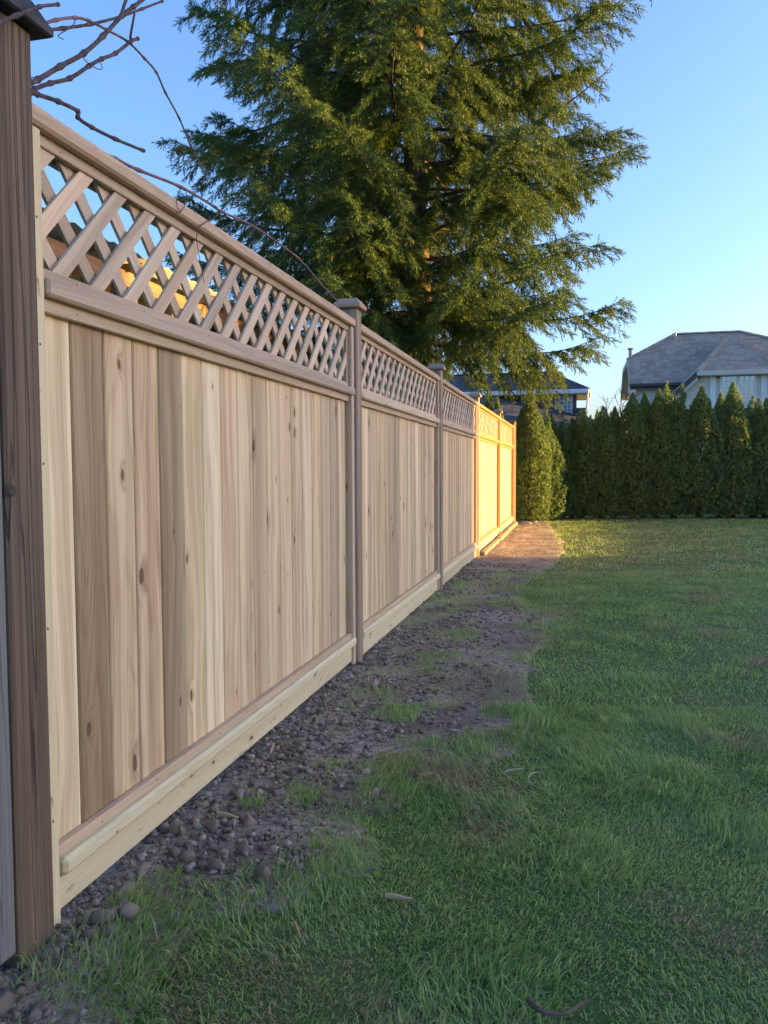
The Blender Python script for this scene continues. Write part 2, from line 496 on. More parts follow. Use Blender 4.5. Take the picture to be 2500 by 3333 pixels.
# board mesh with tongue
def board_mesh(h):
    mb = MB()
    mb.box((-.0095, -.0612, -h/2), (.0095, .0612, h/2), .0035)
    mb.box((-.0085, .057, -h/2+.001), (-.0035, .0705, h/2-.001), .0015)
    return mb
ZB0, ZB1 = .125, 1.316
mbb = board_mesh(ZB1-ZB0)
BM = py_mesh('board', mbb.V, mbb.F); BM.materials.append(M['cedar'])
SUNLIT_TINT = (1.0, .56, .36)          # orange of the low sun put into the frame colour, last two panels
nailmb = MB()
def panel(y0, y1, k):
    """everything between two posts; y0/y1 the faces of the posts"""
    P = fence
    # end strips
    sw = .042
    for a, bb, zt in ((y0, y0+sw, 1.643), (y1-sw, y1, 1.643)):
        zb = -.01 if not (k == 0 and a == y0) else -.002
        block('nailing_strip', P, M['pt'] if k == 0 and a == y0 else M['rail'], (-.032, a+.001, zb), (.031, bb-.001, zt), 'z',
              (1.03, 1.0, .95) if k == 0 and a == y0 else SUNLIT_TINT if k > 2 else (1.05, 1.05, 1.02), .004, FB)
    a0, a1 = y0+sw, y1-sw
    # rails: cap, middle, bottom, laid flat
    block('top_rail', P, M['rail'], (-.048, y0+.001 if k else y0-.02, 1.6435), (.041, y1-.001, 1.681), 'y', (SUNLIT_TINT if k > 2 else tint(.0)) if k else (1.08, 1.0, .93), .006, FB)
    block('middle_rail', P, M['rail'], (-.046, a0-.004 if k else a0, 1.313), (.039, y1-.003, 1.350), 'y', (SUNLIT_TINT if k > 2 else tint(.06)) if k != 1 else (1.15, 1.15, 1.1), .006, FB)
    block('bottom_rail', P, M['pt'], (-.046, a0+.006, .0975), (.040, y1-.012, .1365), 'y', tint(), .008, FB)
    block('kick_board', P, M['pt'], (-.016, a0, .022 if k == 0 else .004), (.021, a1, .0975), 'y', tint(.03), .003, FB)
    # trims, front and back
    for s in (1, -1):
        f = (lambda x0, x1: (x0, x1)) if s > 0 else (lambda x0, x1: (-.024-x1, -.024-x0))
        for nm, z0, z1, d in (('top_trim', 1.619, 1.6435, .016), ('lattice_trim', 1.350, 1.3745, .013), ('board_trim', 1.284, 1.313, .016), ('base_trim', .1365, .160, .021)):
            x0, x1 = f(-.001, d)
            if nm == 'board_trim' and k == 0:
                ym = 2.86
                block(nm, P, M['rail'], (x0, a0, z0), (x1, ym-.001, z1), 'y', (1.0, .98, .9), .002, FB)
                block(nm, P, M['rail'], (x0, ym+.001, z0), (x1, a1, z1), 'y', (1.06, 1.02, .95), .002, FB)
            else:
                block(nm, P, M['rail'], (x0, a0, z0), (x1, a1, z1), 'y', SUNLIT_TINT if k > 2 else tint() if nm != 'base_trim' else (1.12, 1.05, .93), .002, FB)
        x0, x1 = f(-.001, .012)
        for ya, yb in ((a0, a0+.022), (a1-.022, a1)):
            block('lattice_stop', P, M['rail'], (x0, ya+.0005, 1.3750), (x1, yb-.0005, 1.6185), 'z', (.9, .82, .78), .002, FB)
    if k < 3:
        for yy_ in np.arange(a0+.12, a1, .33):
            for zz_, xx_ in ((1.631, .016), (1.362, .013), (1.299, .016), (.148, .021)):
                q_ = np.array([xx_, yy_+random.uniform(-.05, .05)-FB[1], zz_+random.uniform(-.003, .003)])
                nailmb.tube([q_-(.002, 0, 0), q_+(.0006, 0, 0)], .0024, 6)
        for zz_ in np.arange(.3, 1.6, .31):
            for yy_ in (y0+.02, y1-.022):
                q_ = np.array([.031, yy_-FB[1], zz_+random.uniform(-.08, .08)]); nailmb.tube([q_-(.002, 0, 0), q_+(.0006, 0, 0)], .0030, 6)
    # boards
    n = 18
    wd = (a1-a0)/n
    order = {0: [(1.16, 1.20, 1.16), (.58, .53, .47), (.98, .94, .88), (.92, .86, .80), (.56, .53, .50), (1.10, 1.10, 1.02), (1.16, 1.20, 1.20),
                 (1.04, .98, .93), (1.02, 1.0, .95), (.80, .76, .72), (1.10, 1.08, 1.04), (1.0, .96, .92)],
             1: [(.62, .42, .30), (1.15, 1.15, 1.12)]}.get(k, [])
    for i in range(n):
        col = order[i] if i < len(order) else tint(random.choice((-.04, 0, .04, .10, .22)))
        o = link('board', BM, None, P, fl((-.012, a0+wd*(i+.5), (ZB0+ZB1)/2)), (0, 0, 0), col)
        o.scale = (1, wd/.1275, 1)
    # lattice: front layer leaning forward, rear layer leaning back, clipped to the opening
    zl0, zl1 = 1.3625, 1.631
    pitch, wsl = .138, .037
    hw = wsl/2*math.sqrt(2)
    L = zl1-zl0
    for s in (1, -1):
        x0, x1 = (.0015, .0095) if s > 0 else (-.0105, -.0025)
        ya, yb = a0+.004, a1-.004
        y = a0-L+(.06 if s > 0 else .10)
        while y < a1+L:
            # centre line from (y, zl0) to (y+s*L, zl1); polygon in (Y, Z) clipped to [ya, yb]
            q = [(y-hw, zl0), (y+hw, zl0), (y+hw+s*L, zl1), (y-hw+s*L, zl1)]
            for lim, sg in ((ya, 1), (yb, -1)):
                out = []
                for i in range(len(q)):
                    p0, p1 = q[i], q[(i+1) % len(q)]
                    i0, i1 = (p0[0]-lim)*sg >= 0, (p1[0]-lim)*sg >= 0
                    if i0: out.append(p0)
                    if i0 != i1:
                        t = (lim-p0[0])/(p1[0]-p0[0]); out.append((lim, p0[1]+t*(p1[1]-p0[1])))
                q = out
                if len(q) < 3: break
            if len(q) >= 3 and (max(p[0] for p in q)-min(p[0] for p in q)) > .012:
                cy = sum(p[0] for p in q)/len(q); cz = sum(p[1] for p in q)/len(q)
                # local frame: z along the slat, y across
                cs, sn = math.cos(R(45)*s), math.sin(R(45)*s)
                loc = [((p[0]-cy)*cs-(p[1]-cz)*sn, (p[0]-cy)*sn+(p[1]-cz)*cs) for p in q]
                mb = MB()
                d = (x1-x0)/2
                mb.prism([(-d, a, bb) for a, bb in loc], (2*d, 0, 0))
                if len({round(v, 3) for p in loc for v in p}) > 0:
                    key = ('slat', s, tuple(round(v, 3) for p in loc for v in p))
                    me = _cache.get(key)
                    if me is None:
                        me = py_mesh('lattice_slat', mb.V, mb.F); me.materials.append(M['slat']); _cache[key] = me
                    vv = random.choice((.85, .95, 1.0, 1.0, 1.08, 1.15)); ww = random.uniform(-.04, .06)
                    link('lattice_slat', me, None, P, fl(((x0+x1)/2, cy, cz)), (-R(45)*s, 0, 0), (vv*(1+ww), vv, vv*(1-ww*.6)))
            y += pitch
def post_cap(parent, c, w=.132, mat=None, col=None, h=.046):
    mb = MB()
    prof = [(w*.47, 0), (w*.5, .004), (w*.5, .016), (w*.485, .021), (w*.47, .023), (w*.34, h)]
    V = [(sx*r, sy*r, z) for r, z in prof for sx, sy in ((-1, -1), (1, -1), (1, 1), (-1, 1))]
    F = [[3, 2, 1, 0]]+[[i*4+j, i*4+(j+1) % 4, (i+1)*4+(j+1) % 4, (i+1)*4+j] for i in range(len(prof)-1) for j in range(4)]
    n = len(prof)-1
    F.append([n*4+j for j in range(4)])
    mb.add(V, F)
    return mb.build('post_cap', mat or M['postcap'], parent, loc=c, color=col or tint())
def post(y, mat, col, ztop=1.737):
    hw = .0445
    o = block('post', fence, mat, (-hw, y-hw, -.15), (hw, y+hw, ztop), 'z', col, .006, FB)
    post_cap(o, (0, 0, (ztop+.15)/2-.0005))
    return o
ends = [1.404]+PY
for k in range(5):
    y0 = ends[0] if k == 0 else PY[k-1]+.045
    panel(y0, PY[k]-.045, k)
tag(nailmb.build('nail_heads', plain('nail_steel', (.09, .075, .065), .5, .2, 20.0, .4, .5), fence), kind='stuff')
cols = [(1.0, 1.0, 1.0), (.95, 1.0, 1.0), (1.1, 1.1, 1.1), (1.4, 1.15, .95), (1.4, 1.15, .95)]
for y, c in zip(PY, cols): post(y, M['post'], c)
# far return strip beside the last post
block('nailing_strip', fence, M['rail'], (-.03, PY[-1]+.046, 0), (.06, PY[-1]+.085, 1.74), 'z', (1, .9, .85), .003, FB)

# weathered post and the older fence on this side of it
wp = tag(empty('weathered_post', (0, 1.34, 0)), 'old grey brown cracked square post with dark cap standing where the cedar fence begins', 'post')
mb = MB()
hw = .0525
mb.box((-hw, -hw, -.25), (hw, hw, 1.80), .007)
po = mb.build('shaft', M['old'], wp, color=(1, 1, 1), loc=(.003, 0, 0))
for _e, (_y, _z0, _z1) in enumerate(((.012, .35, 1.79), (-.016, -.1, .62), (.036, -.2, .30))):
    mb = MB(); P_ = []
    for _z in np.arange(_z0, _z1, .03): P_.append((.0513, _y+.003*math.sin(_z*9+_e)+.002*math.sin(_z*31), _z))
    mb.tube(P_, [.0016*(.25+.75*math.sin(math.pi*min(1, max(0, i/(len(P_)-1))))) for i in range(len(P_))], 4)
    mb.build('crack', plain('crack_dark', (.012, .009, .008), .95) if _e == 0 else bpy.data.materials['crack_dark'], po)
mb = MB(); mb.tube([(.050, -.042, .92), (.0545, -.042, .92)], [.014, .009], 10)
mb.build('knot', plain('knot_wood', (.06, .045, .035), .8), po)
post_cap(wp, (.003, 0, 1.799), .16, plain('dark_cap', (.035, .033, .035), .6, .3, 30), (1, 1, 1), .06)
of = tag(empty('old_fence', (0, .9, 0)), 'weathered silver grey fence boards and rail beside the old cracked post', 'fence')
block('nailing_strip', of, M['oldgrey'], (-.03, 1.236, .035), (.048, 1.284, 1.75), 'z', (.52, .52, .50), .004, (0, .9, 0))
block('bottom_rail', of, M['oldgrey'], (.0, .2, .17), (.040, 1.235, .205), 'y', (1.4, 1.4, 1.4), .004, (0, .9, 0))
block('top_rail', of, M['oldgrey'], (-.05, .2, 1.64), (.042, 1.235, 1.68), 'y', (1.0, 1.0, 1.0), .004, (0, .9, 0))
block('kick_board', of, M['oldgrey'], (-.02, .2, .02), (.0, 1.235, .17), 'y', (1.0, 1.0, 1.0), .004, (0, .9, 0))
for i in range(8):
    block('board', of, M['oldgrey'], (-.02, .2+i*.129, .206), (.0, .2+i*.129+.126, 1.64), 'z', tuple([random.uniform(1.0, 1.35)]*3), .003, (0, .9, 0))

# timbers laid along the foot of the last two panels
tdata = (((.052, 8.82, -.03), (.105, 10.62, .045), 'grey treated timber lying along the foot of the shaded to sunlit fence panel'),
         ((.050, 10.63, -.03), (.115, 11.95, .055), 'short timber step between two longer timbers at the fence foot'),
         ((.050, 11.96, -.03), (.105, 13.80, .062), 'treated timber at the fence foot closest to the hedge'))
for lo, hi, lb in tdata:
    c = [(a+bb)/2 for a, bb in zip(lo, hi)]
    s = [bb-a for a, bb in zip(lo, hi)]
    tag(piece('timber', None, M['timber'], c, (s[0], s[2], s[1]), ALONGY, tint(), .006), lb, 'timber')

# ------------------------------------------------------------------ houses
M['stucco'] = plain('blue_grey_stucco', (.115, .125, .145), .9, .08, 3.0, .1, bump=.3, bscale=90)
M['siding'] = plain('cream_siding', (.60, .575, .51), .6, .06, 2.0)
M['white'] = plain('white_trim', (.72, .73, .74), .5, .05, 4.0)
M['creamtrim'] = plain('cream_trim', (.58, .545, .47), .55, .06, 4.0)
M['soffit'] = plain('soffit_boards', (.55, .47, .33), .7, .08, 8.0)
M['gutter'] = plain('dark_gutter', (.07, .068, .07), .5, .15, 8.0)
M['shingle'] = plain('grey_asphalt_shingle', (.34, .265, .205), .9, .15, 40.0, .15, bump=.4, bscale=300, rnd=.26, isl=True)
M['shingle_d'] = plain('charcoal_asphalt_shingle', (.070, .072, .080), .9, .2, 40.0, .15, bump=.4, bscale=300, rnd=.3, isl=True)
M['roofbase'] = plain('roof_underlay', (.05, .05, .052), .95, .1)
M['stone'] = plain('grey_cladding', (.12, .118, .118), .9, .2, 10.0, .1, bump=.5, bscale=25, rnd=.2)
M['pipe'] = plain('galvanised_pipe', (.30, .27, .25), .45, .15, 20.0, .5, .6)
M['dark'] = plain('dark_interior', (.018, .018, .022), .8, .1)
M['curtain'] = plain('pale_curtain', (.45, .44, .42), .9, .1)
b = NB('window_glass')
gl = b.n('ShaderNodeBsdfGlossy'); gl.inputs['Roughness'].default_value = .03; gl.inputs['Color'].default_value = (.85, .9, 1, 1)
tr = b.n('ShaderNodeBsdfTransparent'); tr.inputs[0].default_value = (.75, .78, .8, 1)
fr = b.n('ShaderNodeFresnel'); fr.inputs[0].default_value = 1.6
mx = b.n('ShaderNodeMixShader')
b.put(mx.inputs[0], b.m('MULTIPLY_ADD', fr.outputs[0], .9, .22))
b.t.links.new(tr.outputs[0], mx.inputs[1]); b.t.links.new(gl.outputs[0], mx.inputs[2]); b.t.links.new(mx.outputs[0], b.out.inputs[0])
M['glass'] = b.mat
b = NB('glass_block')
g = b.n('ShaderNodeTexCoord')
n1 = b.noise(g.outputs['Object'], 26.0, 2.0)
M['block'] = b.finish(b.mix((.13, .16, .19), (.30, .34, .37), b.smooth(n1, .35, .65)), .12, b.bump(n1, .8, .03), .6)

class Frame:
    """house frame: s along the facade (right as seen from the lawn), d away from the lawn, z up"""
    def __init__(self, O, phi):
        self.O = np.array([O[0], O[1], 0.0]); self.phi = phi
        self.a = np.array([math.cos(phi), math.sin(phi), 0]); self.n = np.array([-math.sin(phi), math.cos(phi), 0])
    def loc(self, P): q = np.array(P)-self.O; return np.array([q@self.a, q@self.n, q[2]])
    def nw(self, N): return self.a*N[0]+self.n*N[1]+np.array([0, 0, 1.])*N[2]
    def hit(self, u, v, p0, N):
        """pixel on the plane through local p0 with local normal N"""
        W = self.O+self.a*p0[0]+self.n*p0[1]+np.array([0, 0, p0[2]])
        return self.loc(onP(u, v, W, self.nw(np.array(N, float))))
def shingles(parent, poly, mat, tabw=.33, expo=.19, limit=300, name='shingle', ridge=True):
    """lay courses of tabs on a convex planar polygon (local coordinates of the parent); first `limit` nearest stay single"""
    P = [np.array(p, float) for p in poly]
    N = np.zeros(3)
    for i in range(len(P)): N += np.cross(P[i]-P[0], P[(i+1) % len(P)]-P[0])
    N /= np.linalg.norm(N)
    if N[2] < 0: N = -N
    h = np.cross(np.array([0, 0, 1.]), N); h /= np.linalg.norm(h)      # horizontal
    upv = np.cross(N, h)
    if upv[2] < 0: upv = -upv; h = -h
    uv = [((p-P[0])@h, (p-P[0])@upv) for p in P]
    vmin = min(q[1] for q in uv); vmax = max(q[1] for q in uv)
    mb = MB(); mb.prism([p-N*.03 for p in P], N*.024); mb.build('roof_deck', M['roofbase'], parent)
    items = []
    r = 0
    v = vmin
    rot = Matrix((tuple(h), tuple(upv), tuple(N))).transposed().to_euler()
    while v < vmax-.03:
        vm = v+expo*.5
        xs_ = []
        for i in range(len(uv)):
            (x0, y0), (x1, y1) = uv[i], uv[(i+1) % len(uv)]
            if (y0-vm)*(y1-vm) < 0: xs_.append(x0+(x1-x0)*(vm-y0)/(y1-y0))
        if len(xs_) >= 2:
            xa, xb = min(xs_), max(xs_)
            x = xa-(tabw*random.uniform(.1, .9))
            while x < xb:
                wdt = tabw*random.choice((.75, 1.0, 1.0, 1.25))
                l, rr = max(x, xa), min(x+wdt, xb)
                if rr-l > .03: items.append((((l+rr)/2), v+expo*.53, rr-l-.006, r))
                x += wdt
        v += expo; r += 1
    key = ('sh', mat.name, round(expo, 3))
    if key not in _cache:
        V, F = chamfer_box(1.0, expo*1.12, .012, .004); me = py_mesh('shingle', V, F); me.materials.append(mat); _cache[key] = me
    me = _cache[key]
    tilt = .05
    qr = rot.to_matrix() @ Matrix.Rotation(tilt, 3, 'X')
    er = qr.to_euler()
    rest = MB()
    for i, (x, vv, wd, r) in enumerate(items):
        lift = random.uniform(0, .006)
        c = P[0]+h*x+upv*vv+N*(.006+lift)
        if i < limit:
            o = link(name, me, None, parent, c, er); o.scale = (wd, 1, 1)
        else:
            V, F = chamfer_box(wd, expo*1.12, .012, .004)
            m3 = np.array(qr)
            rest.add([m3@np.array(q)+c for q in V], F)
    if rest.V: tag(rest.build('roof_courses', mat, parent), kind='stuff')
    return N
def hip_caps(parent, p, q, mat, step=.26):
    p = np.array(p, float); q = np.array(q, float); L = np.linalg.norm(q-p); n = max(1, int(L/step))
    d = (q-p)/L
    rotq = Vector(d).to_track_quat('X', 'Z').to_euler()
    key = ('cap', mat.name, round(step, 2))
    if key not in _cache:
        mb = MB(); mb.prism([(-step*.56, -.14, -.05), (-step*.56, 0, .02), (-step*.56, .14, -.05), (-step*.56, .14, -.065), (-step*.56, 0, .003), (-step*.56, -.14, -.065)], (step*1.12, 0, 0))
        me = py_mesh('ridge_cap', mb.V, mb.F); me.materials.append(mat); _cache[key] = me
    for i in range(n): link('ridge_cap', _cache[key], None, parent, p+d*(L*(i+.5)/n)+np.array([0, 0, .03+.004*(i % 2)]), rotq)
def siding(parent, mat, s0, s1, z0, z1, d, expo=.185, left=None, axis='s', zmax=None):
    """lap boards on a facade plane; left(z) clips the left end"""
    z = z0
    while z < z1-.02:
        zt = min(z+expo, z1)
        l0 = left(z) if left else s0; l1 = left(zt) if left else s0
        l0 = max(l0, s0); l1 = max(l1, s0)
        if s1-max(l0, l1) > .05:
            mb = MB()
            A = [(l0, d-.022, z), (s1, d-.022, z), (s1, d-.004, zt-.001), (l1, d-.004, zt-.001)]
            B = [(l0, d+.01, z), (s1, d+.01, z), (s1, d+.01, zt-.001), (l1, d+.01, zt-.001)]
            if axis == 'd': A = [(d+(d-p[1]), p[0], p[2]) for p in A]; A = [(2*d-p[0], p[1], p[2]) for p in A]; B = [(p[1], p[0], p[2]) for p in B]
            V = A+B
            F = [[0, 1, 2, 3], [7, 6, 5, 4], [0, 4, 5, 1], [1, 5, 6, 2], [2, 6, 7, 3], [3, 7, 4, 0]]
            mb.add(V, F); mb.build('siding_board', mat, parent)
        z = zt

# ---- right-hand house: cream siding, grey shingles
A3 = lambda x, y: (1950+x/3.016, 1050+y/3.016)
PHI = 0.0
c0 = onY(*A3(365, 900), 36.0)
HR = Frame(c0, PHI)
hr = tag(empty('siding_house', (c0[0], c0[1], 0), PHI), 'cream siding house with grey shingle roof and gridded window behind the hedge', 'house')
ze = HR.hit(*A3(330, 600), (0, -.40, 0), (0, 1, 0))[2]
KM = .72
main0 = (0, -.40, ze); mainN = (0, -KM, 1)
H_ = lambda x, y: HR.hit(*A3(x, y), main0, mainN)
eL = H_(300, 592); hL = H_(275, 357); rL = H_(742, 117); rR = H_(1380, 80)
zr = (rL[2]+rR[2])/2
rL[2] = rR[2] = zr; rL[1] = rR[1] = -.40+(zr-ze)/KM
hL[0] = eL[0]; hL[1] = -.40+(hL[2]-ze)/KM
eL[2] = ze; eL[1] = -.40
xR = rR[0]+(rL[0]-eL[0])+1.2
hR_ = np.array([xR, hL[1], hL[2]]); eR = np.array([xR, -.40, ze])
DB = 2*rL[1]+.40      # depth of the back eave
shingles(hr, [eL, eR, hR_, rR, rL, hL], M['shingle'])
hip_caps(hr, hL, rL, M['shingle']); hip_caps(hr, rL, rR, M['shingle']); hip_caps(hr, hR_, rR, M['shingle'])
hb = np.array([hL[0], 2*rL[1]-hL[1], hL[2]]); hbR = np.array([xR, hb[1], hb[2]])
def slab(parent, poly, mat, nm, th=.03):
    P = [np.array(p, float) for p in poly]; N = np.cross(P[1]-P[0], P[2]-P[0]); N /= np.linalg.norm(N)
    if N[2] < 0: N = -N
    mb = MB(); mb.prism([p-N*th for p in P], N*th); return mb.build(nm, mat, parent)
slab(hr, [(eL[0], DB, ze), (xR, DB, ze), hbR, rR, rL, hb], M['shingle'], 'back_roof')
slab(hr, [hL, rL, hb], M['shingle'], 'end_hip'); slab(hr, [hR_, rR, hbR], M['shingle'], 'end_hip')
# walls
sW = 0.0
mb = MB()
dw = DB-.4
pk = hL[2]-.08
def gz_(d): return ze+KM*(min(d, 2*rL[1]-d)+.40)-.06
mb.prism([(0, .02, 0), (0, dw, 0), (0, dw, gz_(dw)), (0, hb[1], pk), (0, hL[1], pk), (0, .02, gz_(.02))], (xR-.5, 0, 0))
mb.build('wall', M['siding'], hr)
# end wall lap boards (seen at a glancing angle)
z = .3
while z < pk-.05:
    zt = z+.185
    dd = 0.0 if z < ze-.1 else (z+.1-ze)/KM-.35
    d0 = max(.03, dd); d1 = min(dw, 2*rL[1]-d0)
    if d1-d0 > .2:
        mb = MB(); A = [(-.024, d0, z), (-.024, d1, z), (-.004, d1, zt-.002), (-.004, d0, zt-.002)]
        V = A+[(.005, p[1], p[2]) for p in A]
        mb.add(V, [[3, 2, 1, 0], [4, 5, 6, 7], [0, 1, 5, 4], [1, 2, 6, 5], [2, 3, 7, 6], [3, 0, 4, 7]]); mb.build('siding_board', M['siding'], hr)
    z = zt
# rake boards and soffit on the left end
for (p, q) in ((eL, hL), (hL, hb), (hb, np.array([eL[0], DB, ze]))):
    p = np.array(p, float); q = np.array(q, float)
    mb = MB(); mb.prism([p+(-.02, 0, -.02), q+(-.02, 0, -.02), q+(-.02, 0, -.22), p+(-.02, 0, -.22)], (.05, 0, 0)); mb.build('rake_board', M['creamtrim'], hr)
    mb = MB(); mb.prism([p+(.03, 0, -.10), q+(.03, 0, -.10), q+(.03, 0, -.12), p+(.03, 0, -.12)], (-eL[0]-.03, 0, 0)); mb.build('soffit', M['soffit'], hr)
# eave gutter, fascia, soffit
sG = H_(850, 575)[0]
mb = MB(); mb.box((eL[0]-.02, -.52, ze-.14), (sG+1.6, -.40, ze-.015), .02); mb.build('gutter', M['gutter'], hr)
mb = MB(); mb.box((eL[0], -.395, ze-.22), (sG+1.6, -.36, ze-.03), .004); mb.build('fascia', M['gutter'], hr)
mb = MB(); mb.box((eL[0], -.36, ze-.22), (sG+1.6, .0, ze-.19), .004); mb.build('soffit', M['soffit'], hr)
mb = MB(); mb.box((-.02, -.035, 0), (.12, -.003, ze-.22), .004); mb.build('corner_board', M['creamtrim'], hr)
siding(hr, M['siding'], .12, sG+.6, .3, ze-.225, -.001)
# front gable with clipped hip, catslide on the left
DG = -1.45
G_ = lambda x, y, d=DG: HR.hit(*A3(x, y), (0, d, 0), (0, 1, 0))
gL = G_(972, 474); gB = G_(470, 930)
kL = (gL[2]-gB[2])/(gL[0]-gB[0])
leftN = (-kL, 0, 1)
gR = G_(1775, 440); gR[2] = gL[2]
apex = G_(1297, 134, DG+2.7); apex[0] = (gL[0]+gR[0])/2
shingles(hr, [gL, gR, apex], M['shingle'], expo=.17)
hip_caps(hr, gL, apex, M['shingle']); hip_caps(hr, gR, apex, M['shingle'])
dback = -.40+(apex[2]-ze)/KM+.3
gB2 = gB.copy(); gB2[0] -= (gB[2]-2.6)/kL; gB2[2] = 2.6
gBR = np.array([2*apex[0]-gB2[0], DG, gB2[2]])
rb = np.array([apex[0], dback, apex[2]])
def side(p0, pt):
    return [p0, pt, apex, rb, np.array([p0[0], max(dback, 3.0)*0+1.2, p0[2]])]
slab(hr, side(gB2, gL), M['shingle'], 'gable_roof', .05); slab(hr, side(gBR, gR), M['shingle'], 'gable_roof', .05)
for p, q in ((gB2, gL), (gBR, gR)):
    mb = MB(); mb.prism([p+(0, -.03, .03), q+(0, -.03, .03), q+(0, -.03, -.22), p+(0, -.03, -.22)], (0, .07, 0)); mb.build('rake_board', M['gutter'], hr)
    mb = MB(); mb.prism([p+(0, .0, -.22), q+(0, .0, -.22), q+(0, .0, -.36), p+(0, .0, -.36)], (0, .09, 0)); mb.build('rake_trim', M['creamtrim'], hr)
mb = MB(); mb.box((gL[0]-.05, DG-.10, gL[2]-.20), (gR[0]+.05, DG+.02, gL[2]-.012), .01); mb.build('fascia', M['creamtrim'], hr)
mb = MB(); mb.box((gL[0]+.05, DG+.02, gL[2]-.22), (gR[0]-.05, DG+.28, gL[2]-.18), .004); mb.build('soffit', M['creamtrim'], hr)
DWL = DG+.26
W_ = lambda x, y: HR.hit(*A3(x, y), (0, DWL, 0), (0, 1, 0))
zs = W_(1130, 845)[2]
lf = lambda z: gL[0]-(gL[2]-.36-z)/kL
mb = MB()
mb.prism([(lf(0.2), DWL+.012, .0), (gR[0]+2.2, DWL+.012, .0), (gR[0], DWL+.012, gL[2]-.21), (lf(gL[2]-.36), DWL+.012, gL[2]-.30)], (0, 1.2, 0)); mb.build('gable_wall', M['siding'], hr)
wtl = W_(1188, 512); wbr = W_(1541, 757)
wl, wr_ = wtl[0], wbr[0]; wz1, wz0 = wtl[2], wbr[2]
TR = .16
siding(hr, M['siding'], gL[0]-4, wl-TR-.22, zs, gL[2]-.215, DWL, left=lf)
siding(hr, M['siding'], wl-TR+.001, wr_+TR-.001, zs, wz0-.09, DWL)
siding(hr, M['siding'], wr_+TR+.22, gR[0]+.5, zs, gL[2]-.215, DWL)
for a, bb in ((wl-TR-.22, wl-TR), (wr_+TR, wr_+TR+.22)):
    mb = MB(); mb.box((a+.001, DWL-.05, zs), (bb-.001, DWL+.005, gL[2]-.215), .006); mb.build('pilaster', M['white'], hr)
mb = MB(); mb.box((wl-TR+.002, DWL-.018, wz1+.05), (wr_+TR-.002, DWL+.005, gL[2]-.216), .004); mb.build('head_board', M['creamtrim'], hr)
# cladding below
row = 0; z = .2
while z < zs-.02:
    x = lf(zs)-1.5; zt = min(z+.2, zs)
    x += (row % 2)*.2
    while x < gR[0]:
        wdt = random.choice((.35, .45, .55))
        if x > lf(z+.2)-.3 and x < gR[0]-.2 and z > zs-1.4:
            mb = MB(); mb.box((x+.004, DWL-.035-random.uniform(0, .012), z+.004), (x+wdt-.004, DWL+.01, zt-.004), .008); mb.build('cladding_stone', M['stone'], hr)
        x += wdt
    z = zt; row += 1
# window
win = MB()
fwid = .055
win.box((wl, DWL-.045, wz0), (wl+fwid, DWL+.008, wz1), .005); win.box((wr_-fwid, DWL-.045, wz0), (wr_, DWL+.008, wz1), .005)
win.box((wl+fwid, DWL-.045, wz1-fwid), (wr_-fwid, DWL+.008, wz1), .005); win.box((wl+fwid, DWL-.045, wz0), (wr_-fwid, DWL+.008, wz0+fwid), .005)
xm = (wl+wr_)/2
win.box((xm-.04, DWL-.05, wz0+fwid), (xm+.04, DWL+.008, wz1-fwid), .005)
wo_ = win.build('window', M['white'], hr)
mb = MB(); mb.box((wl-.10, DWL-.03, wz0-.088), (wr_+.10, DWL+.008, wz0-.002), .006); mb.build('sill', M['white'], wo_)
for sx0, sx1 in ((wl+fwid, xm-.04), (xm+.04, wr_-fwid)):
    cw = (sx1-sx0)/3; ch = (wz1-wz0-2*fwid)/4
    for i in range(3):
        for j in range(4):
            mb = MB(); x0 = sx0+i*cw; z0 = wz0+fwid+j*ch
            mb.box((x0+.010, DWL-.020, z0+.010), (x0+cw-.010, DWL-.015, z0+ch-.010), .001); mb.build('pane', M['glass'], wo_)
    for i in (1, 2):
        mb = MB(); mb.box((sx0+i*cw-.014, DWL-.034, wz0+fwid), (sx0+i*cw+.014, DWL-.008, wz1-fwid), .003); mb.build('muntin', M['white'], wo_)
    for j in (1, 2, 3):
        mb = MB(); mb.box((sx0, DWL-.031, wz0+fwid+j*ch-.014), (sx1, DWL-.010, wz0+fwid+j*ch+.014), .003); mb.build('muntin', M['white'], wo_)
mb = MB(); mb.box((wl+.02, DWL+.0085, wz0+.02), (wr_-.02, DWL+.0115, wz1-.02), .001); mb.build('room_beyond', M['dark'], wo_)
mb = MB(); mb.box((xm+.45, DWL+.002, wz0+.06), (wr_-.10, DWL+.006, wz1-.1), .001); mb.build('curtain', M['curtain'], wo_)
# roof pipes
for (x, y0, y1, r, capr, nm) in ((306, 268, 345, .075, .14, 'flue'), (748, 112, 172, .05, 0, 'vent_pipe'), (957, 268, 322, .05, 0, 'vent_pipe')):
    bp = H_(x, y1)
    h = (y1-y0)/3.016/FPX*37.0
    mb = MB(); mb.tube([bp+(0, 0, -.35), bp+(0, 0, h)], r, 10)
    f = mb.build(nm, M['pipe'], hr, True)
    if capr:
        mb = MB(); mb.tube([bp+(0, 0, h), bp+(0, 0, h+.06)], [capr, capr*.8], 12); mb.build('rain_cap', M['pipe'], f, True)

